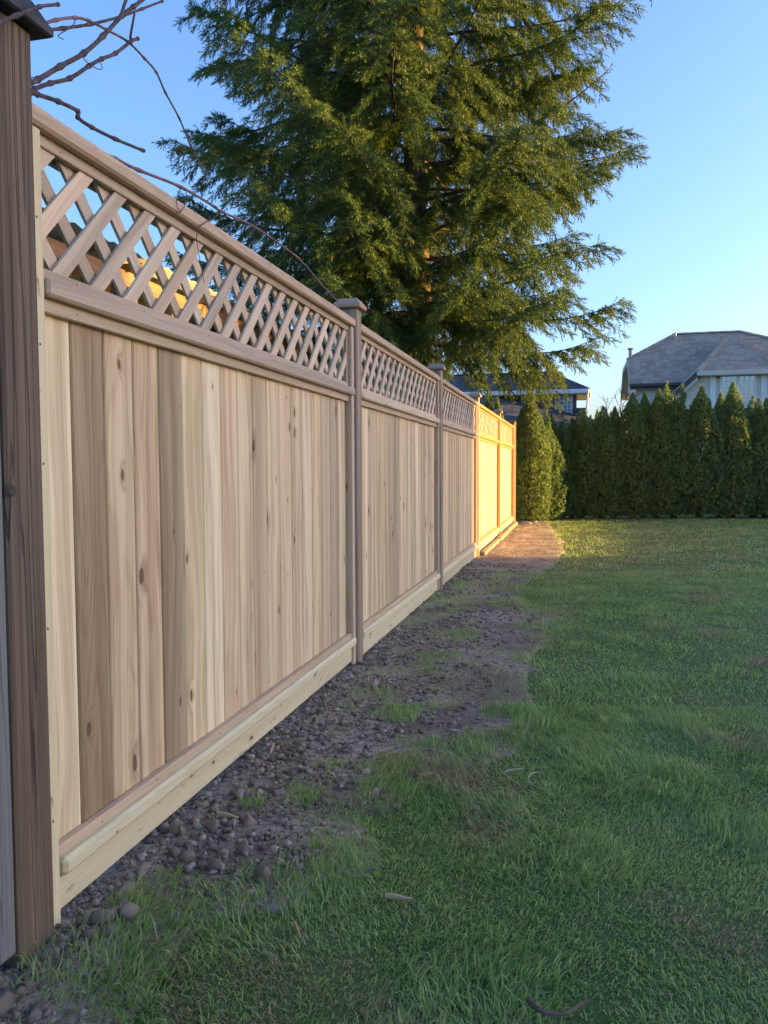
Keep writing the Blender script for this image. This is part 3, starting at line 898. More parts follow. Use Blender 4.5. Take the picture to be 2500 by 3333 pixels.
# ---- left-hand house: blue-grey stucco, charcoal roof
B3 = lambda x, y: (1500+x/3.318, 1150+y/3.318)
PHL = 0.0
c1 = onY(*B3(1250, 600), 43.0)
HL = Frame(c1, PHL)
hl = tag(empty('stucco_house', (c1[0], c1[1], 0), PHL), 'blue grey stucco house with charcoal hip roof and glass block window', 'house')
OV = .55
zE = HL.hit(*B3(1375, 380), (0, -OV, 0), (0, 1, 0))[2]
E_ = lambda x, y: HL.hit(*B3(x, y), (0, -OV, zE), (0, -.55, 1))
er_ = HL.hit(*B3(1382, 368), (0, -OV, zE), (0, 1, 0)); er_[2] = zE
pkp = E_(960, 205)
sL = -13.0
rdl = np.array([sL, pkp[1], pkp[2]]); el_ = np.array([sL, -OV, zE])
shingles(hl, [el_, er_, pkp, rdl], M['shingle_d'], tabw=.4, expo=.2)
hip_caps(hl, er_, pkp, M['shingle_d']); hip_caps(hl, pkp, rdl, M['shingle_d'])
dbk = 2*pkp[1]+OV
slab(hl, [er_, (er_[0], dbk, zE), pkp], M['shingle_d'], 'end_hip')
slab(hl, [(er_[0], dbk, zE), (sL, dbk, zE), rdl, pkp], M['shingle_d'], 'back_roof')
mb = MB(); mb.prism([(sL, .0, 0), (0, .0, 0), (0, dbk-OV, 0), (sL, dbk-OV, 0)], (0, 0, zE-.05)); mb.build('wall', M['stucco'], hl)
mb = MB(); mb.box((sL, -OV-.14, zE-.24), (er_[0]+.02, -OV, zE-.02), .03); mb.build('gutter', M['white'], hl)
mb = MB(); mb.box((er_[0]-.02, -OV, zE-.24), (er_[0]+.12, dbk, zE-.02), .03); mb.build('gutter', M['white'], hl)
mb = MB(); mb.box((.0, -OV+.002, zE-.26), (er_[0]-.03, dbk, zE-.22), .004); mb.build('soffit', M['soffit'], hl)
mb = MB(); mb.box((sL, -OV+.002, zE-.262), (-.002, -.002, zE-.222), .004); mb.build('soffit', M['soffit'], hl)
mb = MB(); mb.tube(spline([(er_[0]-.05, -OV-.07, zE-.2), (er_[0]-.1, -OV-.05, zE-1.0), (.25, -.15, zE-1.45), (.06, -.08, zE-1.7), (.06, -.08, .1)], 5), .045, 8); mb.build('downspout', M['white'], hl, True)
# chimney ledge at the right corner
q0 = HL.hit(*B3(1215, 590), (0, -.3, 0), (0, 1, 0)); q1 = HL.hit(*B3(1370, 625), (0, -.3, 0), (0, 1, 0))
mb = MB(); mb.box((q0[0]+.06, -.28, 0), (q1[0]-.06, 1.2, q0[2]-.1), .01); wb = mb.build('wing_wall', M['stucco'], hl)
mb = MB(); mb.box((q0[0], -.36, q1[2]), (q1[0], 1.3, q0[2]), .02); mb.build('wing_cap', M['gutter'], wb)
# glass-block window
g0 = HL.hit(*B3(1030, 435), (0, 0, 0), (0, 1, 0)); g1 = HL.hit(*B3(1194, 672), (0, 0, 0), (0, 1, 0))
gs0, gs1, gz1, gz0 = g0[0], g1[0], g0[2], g1[2]
wm = MB(); wm.box((gs0-.05, -.03, gz0-.05), (gs1+.05, -.002, gz1+.05), .005)
wv_ = wm.build('block_window', M['white'], hl)
for i in range(4):
    for j in range(6):
        cw = (gs1-gs0)/4; ch = (gz1-gz0)/6
        mb = MB(); mb.box((gs0+i*cw+.02, -.055, gz0+j*ch+.02), (gs0+(i+1)*cw-.02, -.028, gz0+(j+1)*ch-.02), .012); mb.build('glass_block', M['block'], wv_)
mb = MB(); mb.box((gs0-.1, -.09, gz0-.12), (gs1+.1, -.002, gz0-.052), .01); mb.build('sill', M['white'], wv_)
# lower roof in front
a0 = HL.hit(*B3(490, 470), (0, -.02, 0), (0, 1, 0)); a1 = HL.hit(*B3(1215, 772), (0, -.02, 0), (0, 1, 0))
dv = (a1-a0)/np.linalg.norm(a1-a0)
drop = np.array([0, -5.5, -5.5*.42])
a00 = np.array([sL, -.02, a0[2]])
a1x = a1+dv*2.2
lowN = np.cross(dv, drop); lowN = lowN if lowN[2] > 0 else -lowN
shingles(hl, [a0, a1x, a1x+drop*.5, a0+drop, a0+drop*.8+np.array([-5.5, 0, 0])], M['shingle_d'], tabw=.4, expo=.2, limit=250)
hip_caps(hl, a0+np.array([0, -.03, 0]), a1x+np.array([0, -.03, 0]), M['shingle_d'])
slab(hl, [a0, a0+drop*.8+np.array([-5.5, 0, 0]), np.array([sL, -3.0, a0[2]-1.2]), a00], M['shingle_d'], 'low_roof', .06)
sp = HL.hit(*B3(180, 425), a0+np.array([0, 0, .0]), (0, -.42, 1))
mb = MB(); mb.prism([sp+np.array((-.5, -.45, -.12)), sp+np.array((.5, -.45, -.12)), sp+np.array((.4, .35, .25)), sp+np.array((-.4, .35, .25))], (0, -.05, .10)); skl = mb.build('skylight', plain('skylight_frame', (.35, .40, .40), .4), hl)
mb = MB(); mb.prism([sp+np.array((-.42, -.46, 0)), sp+np.array((.42, -.46, 0)), sp+np.array((.34, .27, .33)), sp+np.array((-.34, .27, .33))], (0, -.02, .03)); mb.build('pane', plain('skylight_glass', (.12, .22, .22), .15, .1, 3, .6), skl)

# ---- two unseen houses, added and shaped to block the evening sun
def plain_house(name, lo, hi, eave, ridge, label, axis='y'):
    h = tag(empty(name, ((lo[0]+hi[0])/2, (lo[1]+hi[1])/2, 0)), label, 'house')
    sx, sy = (hi[0]-lo[0])/2, (hi[1]-lo[1])/2
    mb = MB()
    mb.prism([(-sx, -sy, -.02), (sx, -sy, -.02), (sx, -sy, eave), (0, -sy, ridge), (-sx, -sy, eave)], (0, 2*sy, 0))
    mb.build('wall', M['siding'], h)
    for s in (-1, 1):
        mb = MB()
        k = (ridge-eave)/sx
        mb.prism([(s*(sx+.4), -sy-.03, eave-.4*k+.02), (0, -sy-.03, ridge+.02), (0, -sy-.03, ridge+.12), (s*(sx+.4), -sy-.03, eave-.4*k+.12)], (0, 2*sy+.06, 0)); mb.build('roof', M['shingle'], h)
        for y in np.arange(-sy+1.5, sy-1.2, 3.0):
            mb = MB(); mb.box((s*sx-.04, y-.6, 1.0), (s*sx+.04, y+.6, 2.2), .01); f = mb.build('window', M['white'], h)
            mb = MB(); mb.box((s*sx-.05, y-.52, 1.08), (s*sx+.05, y+.52, 2.12), .005); mb.build('pane', M['block'], f)
    return h
YE = 8.62+math.tan(SUN_AZ)*30.0
plain_house('yard_shade_house', (30.0, 2.0), (39.0, YE), 7.3, 8.7, 'unseen long cream house added to shade the near lawn and cedar fence')
plain_house('roof_shade_house', (19.0, 36.5), (27.0, 46.0), 5.2, 7.6, 'unseen cream gabled house added to shade the siding house roof')

# ---- unseen low board fence, added to keep the sun off the lawn
lfb = (14.0, 12.0, 0)
lf_ = tag(empty('lawn_shade_fence', lfb), 'unseen low plain board fence added to shade the lawn', 'fence')
for yy_ in np.arange(4.0, 24.0, .16): block('board', lf_, M['oldgrey'], (13.985, yy_+.003, .02), (14.005, yy_+.157, 1.50), 'z', tuple([random.uniform(.8, 1.1)]*3), .003, lfb)
for yy_ in np.arange(4.0, 24.3, 2.5): block('post', lf_, M['oldgrey'], (14.03, yy_-.045, -.1), (14.12, yy_+.045, 1.56), 'z', (.8, .8, .8), .005, lfb)
for zz_ in (.35, 1.15): block('rail', lf_, M['oldgrey'], (14.0055, 4.0, zz_), (14.0295, 24.0, zz_+.09), 'y', (.85, .85, .85), .004, lfb)

# ---- patio cover behind the fence, seen through the lattice
pb = (-3.5, 10.0, 0)
pc = tag(empty('patio_cover', pb), 'brown timber patio cover with corrugated roof behind the lattice', 'patio cover')
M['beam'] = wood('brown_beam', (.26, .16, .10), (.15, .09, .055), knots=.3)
M['beamlit'] = wood('sunlit_beam_tint', (.50, .26, .12), (.36, .17, .08), knots=.3)  # sunlit copy of the beam wood, evening light put into its colour
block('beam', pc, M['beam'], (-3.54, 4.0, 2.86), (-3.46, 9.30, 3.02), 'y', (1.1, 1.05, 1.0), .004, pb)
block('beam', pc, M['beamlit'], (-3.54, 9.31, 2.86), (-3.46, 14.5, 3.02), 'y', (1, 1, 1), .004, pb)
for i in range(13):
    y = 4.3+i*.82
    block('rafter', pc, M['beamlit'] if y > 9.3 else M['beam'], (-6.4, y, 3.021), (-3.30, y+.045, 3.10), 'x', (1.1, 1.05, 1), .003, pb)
    block('purlin_block', pc, M['beam'], (-3.66, y+.3, 2.70), (-3.56, y+.36, 3.01), 'z', (1, 1, 1), .003, pb)
for y in (4.4, 7.4, 10.4, 13.8):
    block('post', pc, M['beam'], (-3.55, y, 0), (-3.45, y+.1, 2.859), 'z', (1, 1, 1), .004, pb)
n = 130
yy = np.linspace(4.0, 14.6, n*2)
mbr = MB()
V = []
for j, y in enumerate(yy):
    zz = 3.115+.012*math.sin(j*1.25)
    V += [(-6.5-pb[0], y-pb[1], zz+.25), (-3.2-pb[0], y-pb[1], zz)]
mbr.add(V, [[2*j, 2*j+1, 2*j+3, 2*j+2] for j in range(len(yy)-1)])
ro = mbr.build('corrugated_roof', plain('pale_corrugated', (.5, .54, .58), .5, .08), pc, True)
md = ro.modifiers.new('thick', 'SOLIDIFY'); md.thickness = .004
block('back_wall', pc, M['oldgrey'], (-6.6, 4.0, 0), (-6.5, 14.6, 3.35), 'y', (.35, .33, .33), .004, pb)
for j in range(9):
    block('wall_slat', pc, plain('pale_slat', (.5, .53, .56), .6) if j == 0 else bpy.data.materials['pale_slat'], (-4.40, 4.2, 2.40+j*.065), (-4.36, 8.9, 2.445+j*.065), 'y', None, .003, pb)

# ------------------------------------------------------------------ conifers
M['bark'] = plain('conifer_bark', (.115, .085, .065), .95, .45, 9.0, .1, bump=1.0, bscale=28)
M['needle'] = foliage('spruce_needles', (.050, .105, .036), (.090, .148, .036), (.24, .29, .062), .24, 1.1)
M['arbor'] = foliage('arborvitae_sprays', (.15, .25, .09), (.19, .275, .09), (.32, .34, .12), .45, 2.6)
M['cone'] = plain('spruce_cone', (.16, .085, .045), .8, .3)

def basis(d):
    d = d/np.linalg.norm(d, axis=1, keepdims=True)
    ref = np.where(np.abs(d[:, 2:3]) < .95, np.array([[0, 0, 1.]]), np.array([[1., 0, 0]]))
    a = np.cross(ref, d); a /= np.linalg.norm(a, axis=1, keepdims=True)
    return d, a, np.cross(d, a)
def stamp(tmpl, pos, dirs, scale, roll, r):
    """tmpl (k,3): x,y across, z along; -> (N*k,3)"""
    d, a, bb = basis(dirs)
    c, s = np.cos(roll)[:, None], np.sin(roll)[:, None]
    a2 = a*c+bb*s; b2 = -a*s+bb*c
    P = tmpl[None]*scale[:, None, None]
    return (pos[:, None, :]+P[..., 0:1]*a2[:, None]+P[..., 1:2]*b2[:, None]+P[..., 2:3]*d[:, None]).reshape(-1, 3)

def spruce(base, H, seed, zlo, label):
    r = np.random.default_rng(seed)
    root = tag(empty('spruce_tree', base), label, 'tree')
    tk = MB()
    zz = np.linspace(-.1, H, 26)
    rad = [.245*(1-z/H)**.8+.012+(.10*math.exp(-max(z, 0)/.35)) for z in zz]
    wob = lambda z: (.05*math.sin(z*.7), .05*math.cos(z*.55)-.05, z)
    tk.tube([wob(z) for z in zz], rad, 14)
    tk.build('trunk', M['bark'], root, True)
    limbs = MB()
    tw_p, tw_d, tw_s = [], [], []
    dead = MB()
    nl = 140
    cones = []
    for i in range(nl):
        f = i/nl
        z0 = zlo+(H-.6-zlo)*f**1.08
        az = i*2.39996+r.uniform(-.35, .35)
        L = np.interp(z0, [2, 3.5, 6, 8.2, 11, H], [2.85, 3.4, 3.5, 3.25, 2.1, .35])*r.uniform(.76, 1.08)
        if math.cos(az) < -.2: L *= 1.12
        if z0 < 4.4 and math.cos(az) > .2: L *= .86
        dp = r.uniform(.16, .30)*(1.25 if z0 < 4.2 else 1.0)
        up_ = r.uniform(.08, .26)
        n = 16
        t = np.linspace(0, 1, n)
        bend = r.uniform(-.25, .25)
        ang = az+bend*t*t
        rr = L*t
        P = np.stack([np.cos(ang)*rr, np.sin(ang)*rr, z0+L*(up_*t-dp*2.5*t*t+dp*2.1*t**3)], 1)
        P[:, :2] += np.array(wob(z0)[:2])
        vis = z0 < 9.6
        limbs.tube(P, list(.034*(L/3.5)*(1-t)**.9+.004), 5)
        # secondaries
        step = (.098 if math.sin(az) < .45 else .115) if vis else .34
        ts = np.arange(.12, 1.0, step/L)
        for tt in ts:
            k = tt*(n-1); k0 = min(int(k), n-2); q = P[k0]+(P[k0+1]-P[k0])*(k-k0)
            dl = P[k0+1]-P[k0]; dl = dl/np.linalg.norm(dl)
            sv = np.cross(dl, np.array([0, 0, 1.])); sv /= np.linalg.norm(sv)
            for sg in (-1, 1):
                if r.random() < .05 or float(vnoise(np.array([q[0]*1.5+9]), np.array([q[1]*1.5+q[2]*1.9]), 3)[0]) < .24: continue
                l2 = (.22+.62*math.sin(math.pi*min(1, .12+tt*.86))**.8)*r.uniform(.6, 1.15)*min(1, L/2.4)
                fa = r.uniform(.55, .95)
                d2 = dl*(1-fa*.45)+sv*sg*fa+np.array([0, 0, -r.uniform(.25, 1.05)*(1 if tt < .72 else .35)])
                d2 /= np.linalg.norm(d2)
                m = max(3, int(l2/.066))
                u_ = np.linspace(.12, 1, m)
                Q = q+d2*(u_*l2)[:, None]+np.array([0, 0, -1.])*(.30*(u_*l2)**2/max(l2, .2))[:, None]
                dirq = d2[None]+np.array([0, 0, -1.])*(.55*u_)[:, None]
                dirq /= np.linalg.norm(dirq, axis=1, keepdims=True)
                if tt < .30 and r.random() < .30:      # bare inner twigs
                    dead.tube([q, Q[m//2], Q[-1]], [.006, .004, .002], 3, False)
                    continue
                e1 = np.cross(dirq, np.array([0, 0, 1.])); e1 /= np.linalg.norm(e1, axis=1, keepdims=True)+1e-6
                e2 = np.cross(dirq, e1)
                for sg2 in range(4 if vis else 3):      # shoots all round the branchlet: a hanging tassel
                    ph = r.uniform(0, 6.28, m)
                    rad_ = (e1*np.cos(ph)[:, None]+e2*(np.sin(ph)*.7)[:, None])*r.uniform(.35, .95, m)[:, None]
                    dt = dirq*.75+rad_+np.array([0, 0, -1.])*r.uniform(.0, .45, m)[:, None]
                    tw_p.append(Q+dirq*r.uniform(-.04, .04, m)[:, None]); tw_d.append(dt); tw_s.append(r.uniform(.75, 1.25, m)*(1 if vis else 1.6))
                tw_p.append(Q[-1:]); tw_d.append(dirq[-1:]+np.array([[0, 0, .15]])); tw_s.append(np.array([1.1]))
                if r.random() < .035 and vis: cones.append(Q[-1]+np.array([0, 0, -.05]))
        # tip sprays
        tip = P[-1]-P[-2]; tip /= np.linalg.norm(tip)
        for j in range(3):
            o_ = P[-1]-tip*.06*j
            tw_p.append(o_[None]); tw_d.append((tip+r.normal(0, .35, 3)+np.array([0, 0, .25]))[None]); tw_s.append(np.array([1.15]))
    limbs.build('limbs', M['bark'], root, True)
    tag(dead.build('bare_twigs', M['bark'], root), kind='stuff')
    tp = np.concatenate(tw_p); td = np.concatenate(tw_d); tsz = np.concatenate(tw_s)
    # a spray: needles fanning forward from a short stem
    tm = []
    nn = 12
    for j in range(nn):
        a = j*2.4; z0 = .005+.125*j/nn
        out = .034 if j < nn-2 else .012
        ln = .044
        ca, sa = math.cos(a), math.sin(a)
        wv = .0062
        b0 = np.array([-sa*wv, ca*wv, z0]); b1 = np.array([sa*wv, -ca*wv, z0]); t_ = np.array([ca*out, sa*out, z0+ln*.8])
        tm += [b0*np.array([1, 1, 1]), b1, t_]
    tm = np.array(tm)
    V = stamp(tm, tp, td, tsz, r.uniform(0, 6.28, len(tp)), r)
    link('crown', fast_mesh('crown', V, np.arange(len(V)).reshape(-1, 3)), M['needle'], root)
    cm = MB()
    for c in cones: cm.tube([c, c+(0, 0, -.03), c+(0, 0, -.075)], [.006, .014, .004], 5)
    if cones: tag(cm.build('cones', M['cone'], root, True), kind='stuff')
    return len(tp)
tb = onY(1362*1.0, 1150, 13.0)
NT = spruce((tb[0], 13.0, 0), 14.0, 5, 2.95, 'tall dark green spruce behind the cedar fence with drooping boughs')

# ---- arborvitae
PROF = ([0, .06, .2, .4, .6, .75, .87, .95, 1.0], [.80, .92, 1.0, .98, .85, .59, .33, .13, .02])
def arbor_mesh(seed, N=9500, tops=1):
    """unit tree: height 1, radius 1 in x and y"""
    r = np.random.default_rng(seed)
    z = r.random(N*2)**.9
    th = r.uniform(0, 2*math.pi, N*2)
    pr = np.interp(z, *PROF)
    if tops == 2: pr = np.maximum(pr, .30*sstep(1.0, .86, z))
    keep = r.random(N*2) < np.clip(pr+.12, 0, 1); z = z[keep][:N]; th = th[keep][:N]; pr = pr[keep][:N]
    lump = 1+.30*(vnoise(th*2.6+seed, z*11, seed)-.5)+.22*(vnoise(th*6, z*24, seed+3)-.5)
    f = np.where(r.random(len(z)) < .72, r.uniform(.84, 1.04, len(z)), r.uniform(.35, .85, len(z)))
    rad = pr*lump*f
    P = np.stack([np.cos(th)*rad, np.sin(th)*rad, z], 1)
    if tops == 2:
        up_ = z > .82
        sh = np.where(np.sin(th) > 0, .35, -.35)*up_*sstep(.82, .95, z)
        P[:, 1] += sh; P[:, 2] -= up_*(np.sin(th) < 0)*.03
    return P, th, z
SPR = []
for a, ln in ((-.75, .6), (-.38, .85), (0, 1.0), (.38, .85), (.75, .6)):
    wv = .13
    SPR += [(-wv*math.cos(a), 0, wv*math.sin(a)*.3+.05), (wv*math.cos(a), 0, -wv*math.sin(a)*.3+.05), (math.sin(a)*ln, .10*math.sin(a*3), math.cos(a)*ln)]
SPR = np.array(SPR)
def arbor_variant(seed, R0, H0, tops=1):
    r = np.random.default_rng(seed+100)
    P, th, z = arbor_mesh(seed, 9500, tops)
    P = P*np.array([R0, R0, H0*.985])+np.array([0, 0, H0*.015])
    n = len(P)
    d = np.stack([np.cos(th)*.34, np.sin(th)*.34, np.full(n, .85)], 1)+r.normal(0, .36, (n, 3))
    V = stamp(SPR, P, d, r.uniform(.042, .080, n)*np.where(z > .9, .8, 1), r.normal(0, .65, n), r)
    me = fast_mesh('crown', V, np.arange(len(V)).reshape(-1, 3)); me.materials.append(M['arbor'])
    tk = MB()
    for i in range(5):
        a = i*1.3+seed; q = np.array([math.cos(a), math.sin(a)])*R0*.28*(i > 0)
        tk.tube([(q[0]*.4, q[1]*.4, -.05), (q[0], q[1], .3*H0), (q[0]*1.1, q[1]*1.1, .62*H0), (0, 0, .93*H0)], [.035-.004*i, .026, .018, .005], 6)
    for i in range(40):
        a = r.uniform(0, 6.28); z0 = r.uniform(.02, .16)*H0
        tk.tube([(0, 0, z0*.6), (math.cos(a)*R0*r.uniform(.4, .8), math.sin(a)*R0*r.uniform(.4, .8), z0+.12)], [.008, .003], 4, False)
    mt = py_mesh('stems', tk.V, tk.F, True); mt.materials.append(M['bark'])
    return me, mt
AV = [arbor_variant(3, .40, 2.4), arbor_variant(8, .42, 2.4, 2), arbor_variant(15, .38, 2.4), arbor_variant(21, .44, 2.4)]
C6 = lambda x, y: (1500+x/1.659, 1050+y/1.659)
def hedge_pt(u):
    """foot of the hedge row under this image column"""
    d = ray(u, 1680.0)
    p0 = np.array([.10, 15.75]); dr = np.array([math.cos(R(14.9)), math.sin(R(14.9))])
    A = np.array([[d[0], -dr[0]], [d[1], -dr[1]]]); s = np.linalg.solve(A, p0-CAM[:2])
    return CAM[:2]+d[:2]*s[0]
hedge = [  # zoom x of the top, zoom y of the top, variant, depth offset, width factor, label
 (368, 405, 2, -1.15, 1.15, 'arborvitae at the sunlit end of the cedar fence'),
 (428, 500, 1, -.55, 1.12, 'arborvitae just behind the sunlit one at the fence end'),
 (484, 512, 0, .0, 1.0, None), (545, 545, 3, .0, .95, None), (600, 530, 2, .1, .95, None), (652, 480, 1, .0, 1.05, None),
 (765, 470, 0, .0, 1.12, None), (826, 474, 2, .1, .95, None), (922, 400, 3, .0, 1.05, None), (985, 392, 2, .12, .88, None),
 (1060, 384, 0, .0, 1.08, None), (1146, 340, 1, .05, 1.05, None), (1290, 365, 3, -.05, 1.12, None), (1392, 398, 2, .3, .9, None),
 (1458, 345, 0, -.05, 1.15, None), (1580, 415, 1, .0, 1.08, None), (1640, 425, 3, .05, 1.0, None)]
def place_arbor(p, h, k, wf, label, group=None, i=0):
    me, mt = AV[k]
    ro = tag(empty('arborvitae', (p[0], p[1], -.012), random.uniform(0, 6.28)), label, 'shrub', group)
    s = h/2.4
    for nm, m_ in (('crown', me), ('stems', mt)):
        o = link(nm, m_, None, ro); o.scale = (wf*.90, wf*.90, s)
    return ro
HG = 'arborvitae in the hedge row along the back of the lawn'
ORD = 'third fourth fifth sixth seventh eighth ninth tenth eleventh twelfth thirteenth fourteenth fifteenth sixteenth seventeenth eighteenth nineteenth twentieth'.split()
HGL = 'dark green arborvitae, %s from the cedar fence in the hedge row'
for i, (zx, zy, k, off, wf, lb) in enumerate(hedge):
    u, v = C6(zx, zy)
    p = hedge_pt(u)
    d = ray(u, v); dh = d[:2]/np.linalg.norm(d[:2])
    p = p+dh*off
    h = (CAM+d*(np.linalg.norm(p-CAM[:2])/np.linalg.norm(d[:2])))[2]
    place_arbor(p, h*1.03, k, wf, lb or HGL % ORD[i-2], None if lb else HG)
for j in range(3):
    p = hedge_pt(2535)+np.array([math.cos(R(14.9)), math.sin(R(14.9))])*.68*j
    place_arbor(p, random.uniform(2.3, 2.65), j % 4, 1.1, HGL % ORD[j+15], HG)
for zx, zy, lb in ((148, 392, 'small dark conifer top showing over the fence below the skylight'), (198, 408, 'small dark conifer top over the fence next to the sunlit post')):
    u, v = C6(zx, zy); p = onY(u, v, 17.0)
    place_arbor(p, p[2], 2, .8, lb)
# two dark ones far behind the hedge
for zx, zy, lb in ((700, 500, 'dark small conifer behind the hedge below the stucco house'), (737, 470, 'taller dark conifer behind the hedge beside the stucco house')):
    u, v = C6(zx, zy); p = onY(u, v, 22.0)
    place_arbor(p, p[2], 0, .75, lb)

# ---- bare tree between the houses
def bare_tree(base, H, seed, label):
    r = np.random.default_rng(seed)
    root = tag(empty('bare_tree', base), label, 'tree')
    t0 = MB(); tw = MB()
    def grow(p, d, L, rad, lev):
        n = 5; pts = [p]; q = p; dd = d
        for i in range(n):
            dd = dd+r.normal(0, .13, 3)+np.array([0, 0, .03]); dd /= np.linalg.norm(dd); q = q+dd*L/n; pts.append(q)
        (t0 if lev == 0 else tw).tube(pts, list(np.linspace(rad, rad*.55, n+1)), 6 if lev < 2 else 4, False)
        if lev >= 4 or L < .14: return
        for j in range(5 if lev == 0 else 4):
            i = r.integers(2, n+1); nd = dd*.75+r.normal(0, .55, 3)+np.array([0, 0, .15]); nd /= np.linalg.norm(nd)
            grow(pts[i], nd, L*r.uniform(.5, .75), rad*.5, lev+1)
    grow(np.array([0., 0, 0]), np.array([0, 0, 1.]), H*.45, .09, 0)
    t0.build('trunk', M['bark'], root, True); tw.build('branches', M['bark'], root, True)
pt = onY(2010, 1300, 33.0)
bare_tree((pt[0]-.1, 33.0, -.012), 5.0, 4, 'leafless small tree in the gap between the two houses')

# ------------------------------------------------------------------ grape vine over the fence
M['vine'] = plain('vine_bark', (.105, .075, .075), .8, .35, 40.0, .2, bump=.6, bscale=120)
M['vinered'] = plain('young_vine', (.20, .115, .115), .7, .25, 40.0, .2)
D1 = lambda x, y: (x/2.2114, y/2.2114)     # pixel in the enlarged top-left corner
vine = tag(empty('grape_vine', (-.25, 1.12, 0)), 'bare grape vine with thin canes reaching over the fence top', 'vine')
vb = np.array([-.25, 1.12, 0])
def cane(pts, r0, r1, mat, x=-.10, x1=None, nodes=True, name='cane', parent=None):
    n = len(pts); x1 = x if x1 is None else x1
    W = [onX(*p, x+(x1-x)*i/(n-1))-vb for i, p in enumerate(pts)]
    S = spline(W, 6)
    rad = []
    for i in range(len(S)):
        rr = r0+(r1-r0)*i/(len(S)-1)
        if nodes and i % 6 == 0: rr *= 1.5
        rad.append(rr)
    mb = MB(); mb.tube(S, rad, 7)
    return mb.build(name, mat, parent or vine, True)
# stem on the far side
mb = MB(); mb.tube(spline([(0, 0, -.05), (.02, .05, .6), (-.02, .02, 1.2), (.05, .12, 1.75), (.1, .25, 1.86)], 5), [.022]*13+[.02]*8, 8); mb.build('stem', M['vine'], vine, True)
c1_ = cane([D1(*p) for p in ((60, 665), (215, 660), (250, 640), (360, 600), (500, 565), (640, 475), (730, 425), (830, 385), (940, 300), (992, 278))], .0052, .0042, M['vine'], -.10)
cane([D1(*p) for p in ((945, 285), (940, 255), (968, 100))], .0042, .003, M['vine'], -.10, nodes=False)
cane([D1(*p) for p in ((60, 590), (215, 592), (270, 575), (430, 480), (600, 385), (740, 260), (880, 110), (960, 50), (1060, -30))], .0058, .005, M['vine'], -.06)
cane([D1(*p) for p in ((875, 105), (890, 50), (915, -20))], .0046, .004, M['vine'], -.06, nodes=False)
cane([D1(*p) for p in ((80, 240), (190, 228), (280, 225), (450, 205), (650, 175), (870, 120), (1020, 65), (1170, 8))], .0048, .003, M['vine'], -.12)
cane([D1(*p) for p in ((90, 215), (190, 210), (260, 190), (400, 145), (545, 128), (640, 150), (770, 215), (920, 300), (1040, 420), (1125, 520), (1190, 665), (1290, 850), (1370, 1040), (1450, 1200), (1492, 1308))], .0042, .0022, M['vinered'], -.12)
cane([D1(*p) for p in ((60, 690), (215, 668), (270, 680), (420, 730), (560, 800), (560, 845), (660, 915), (830, 1000), (1035, 1085))], .0055, .004, M['vine'], -.08)
cane([D1(*p) for p in ((-60, 175), (20, 150), (110, 115), (280, 50), (420, 32))], .0042, .003, M['vine'], .10)
E3 = lambda x, y: (600+x/1.106, y/1.106)
cane([D1(690, 1080), D1(830, 1142), D1(1000, 1225), D1(1300, 1345), D1(1548, 1490), E3(130, 760), E3(265, 825), E3(410, 930), E3(490, 1020), (1098.5, 981)], .0045, .0032, M['vinered'], -.05, -.012)
for pts in (((590, 385), (610, 430), (660, 470), (700, 495), (735, 495), (725, 455), (700, 430)), ((545, 135), (520, 190), (440, 240), (420, 262), (460, 285)),
            ((1300, 1350), (1275, 1420), (1275, 1490), (1300, 1525), (1250, 1535)), ((1300, 1525), (1330, 1480), (1325, 1430), (1360, 1415), (1350, 1430)),
            ((1640, 1500), (1548, 1560), (1450, 1620), (1430, 1650), (1415, 1700), (1420, 1760), (1445, 1900), (1470, 2030)), ((215, 570), (240, 558), (275, 600))):
    cane([D1(*p) for p in pts], .0013, .0010, M['vine'], -.06 if pts[0][0] < 1200 else .046, nodes=False, name='tendril')

# ------------------------------------------------------------------ clods and stones on the soil
M['clod'] = plain('earth_clod', (.40, .32, .255), .95, .4, 22.0, .1, bump=.8, bscale=120, rnd=.45)
b = NB('earth_crumbs')
g = b.n('ShaderNodeNewGeometry')
ri = g.outputs['Random Per Island']
c = b.mix((.17, .13, .10), (.47, .385, .31), b.m('POWER', ri, 1.9))
M['crumb'] = b.finish(b.mix(c, (.06, .05, .045), b.m('MULTIPLY', b.noise(g.outputs['Position'], 60.0, 3.0), .5)), .95, None, .1)
def ico(sub):
    bm = bmesh.new(); bmesh.ops.create_icosphere(bm, subdivisions=sub, radius=1.0)
    V = np.array([v.co[:] for v in bm.verts]); F = np.array([[v.index for v in f.verts] for f in bm.faces]); bm.free()
    return V, F
I1 = ico(1); I2 = ico(2)
CM = []
for i in range(12):
    V, F = I2
    V = V.copy()
    d = np.zeros(len(V))
    for k in range(8):
        n_ = rng.normal(size=3); n_ /= np.linalg.norm(n_); cut = rng.uniform(.3, .7); s_ = V@n_; V -= np.outer(np.clip(s_-cut, 0, None), n_)*.85
    d = 1+.5*(vnoise(V[:, 0]*2.2+i*7, V[:, 1]*2.2+V[:, 2]*1.7, i)-.5)+.4*(vnoise(V[:, 0]*5+i, V[:, 2]*5+V[:, 1]*3, i+5)-.5)
    V = V*d[:, None]*np.array([1, rng.uniform(.7, 1), rng.uniform(.6, .85)])
    me = fast_mesh('clod', V, F, i % 3 == 0); me.materials.append(M['clod']); CM.append(me)
nC = 0
tries = 0
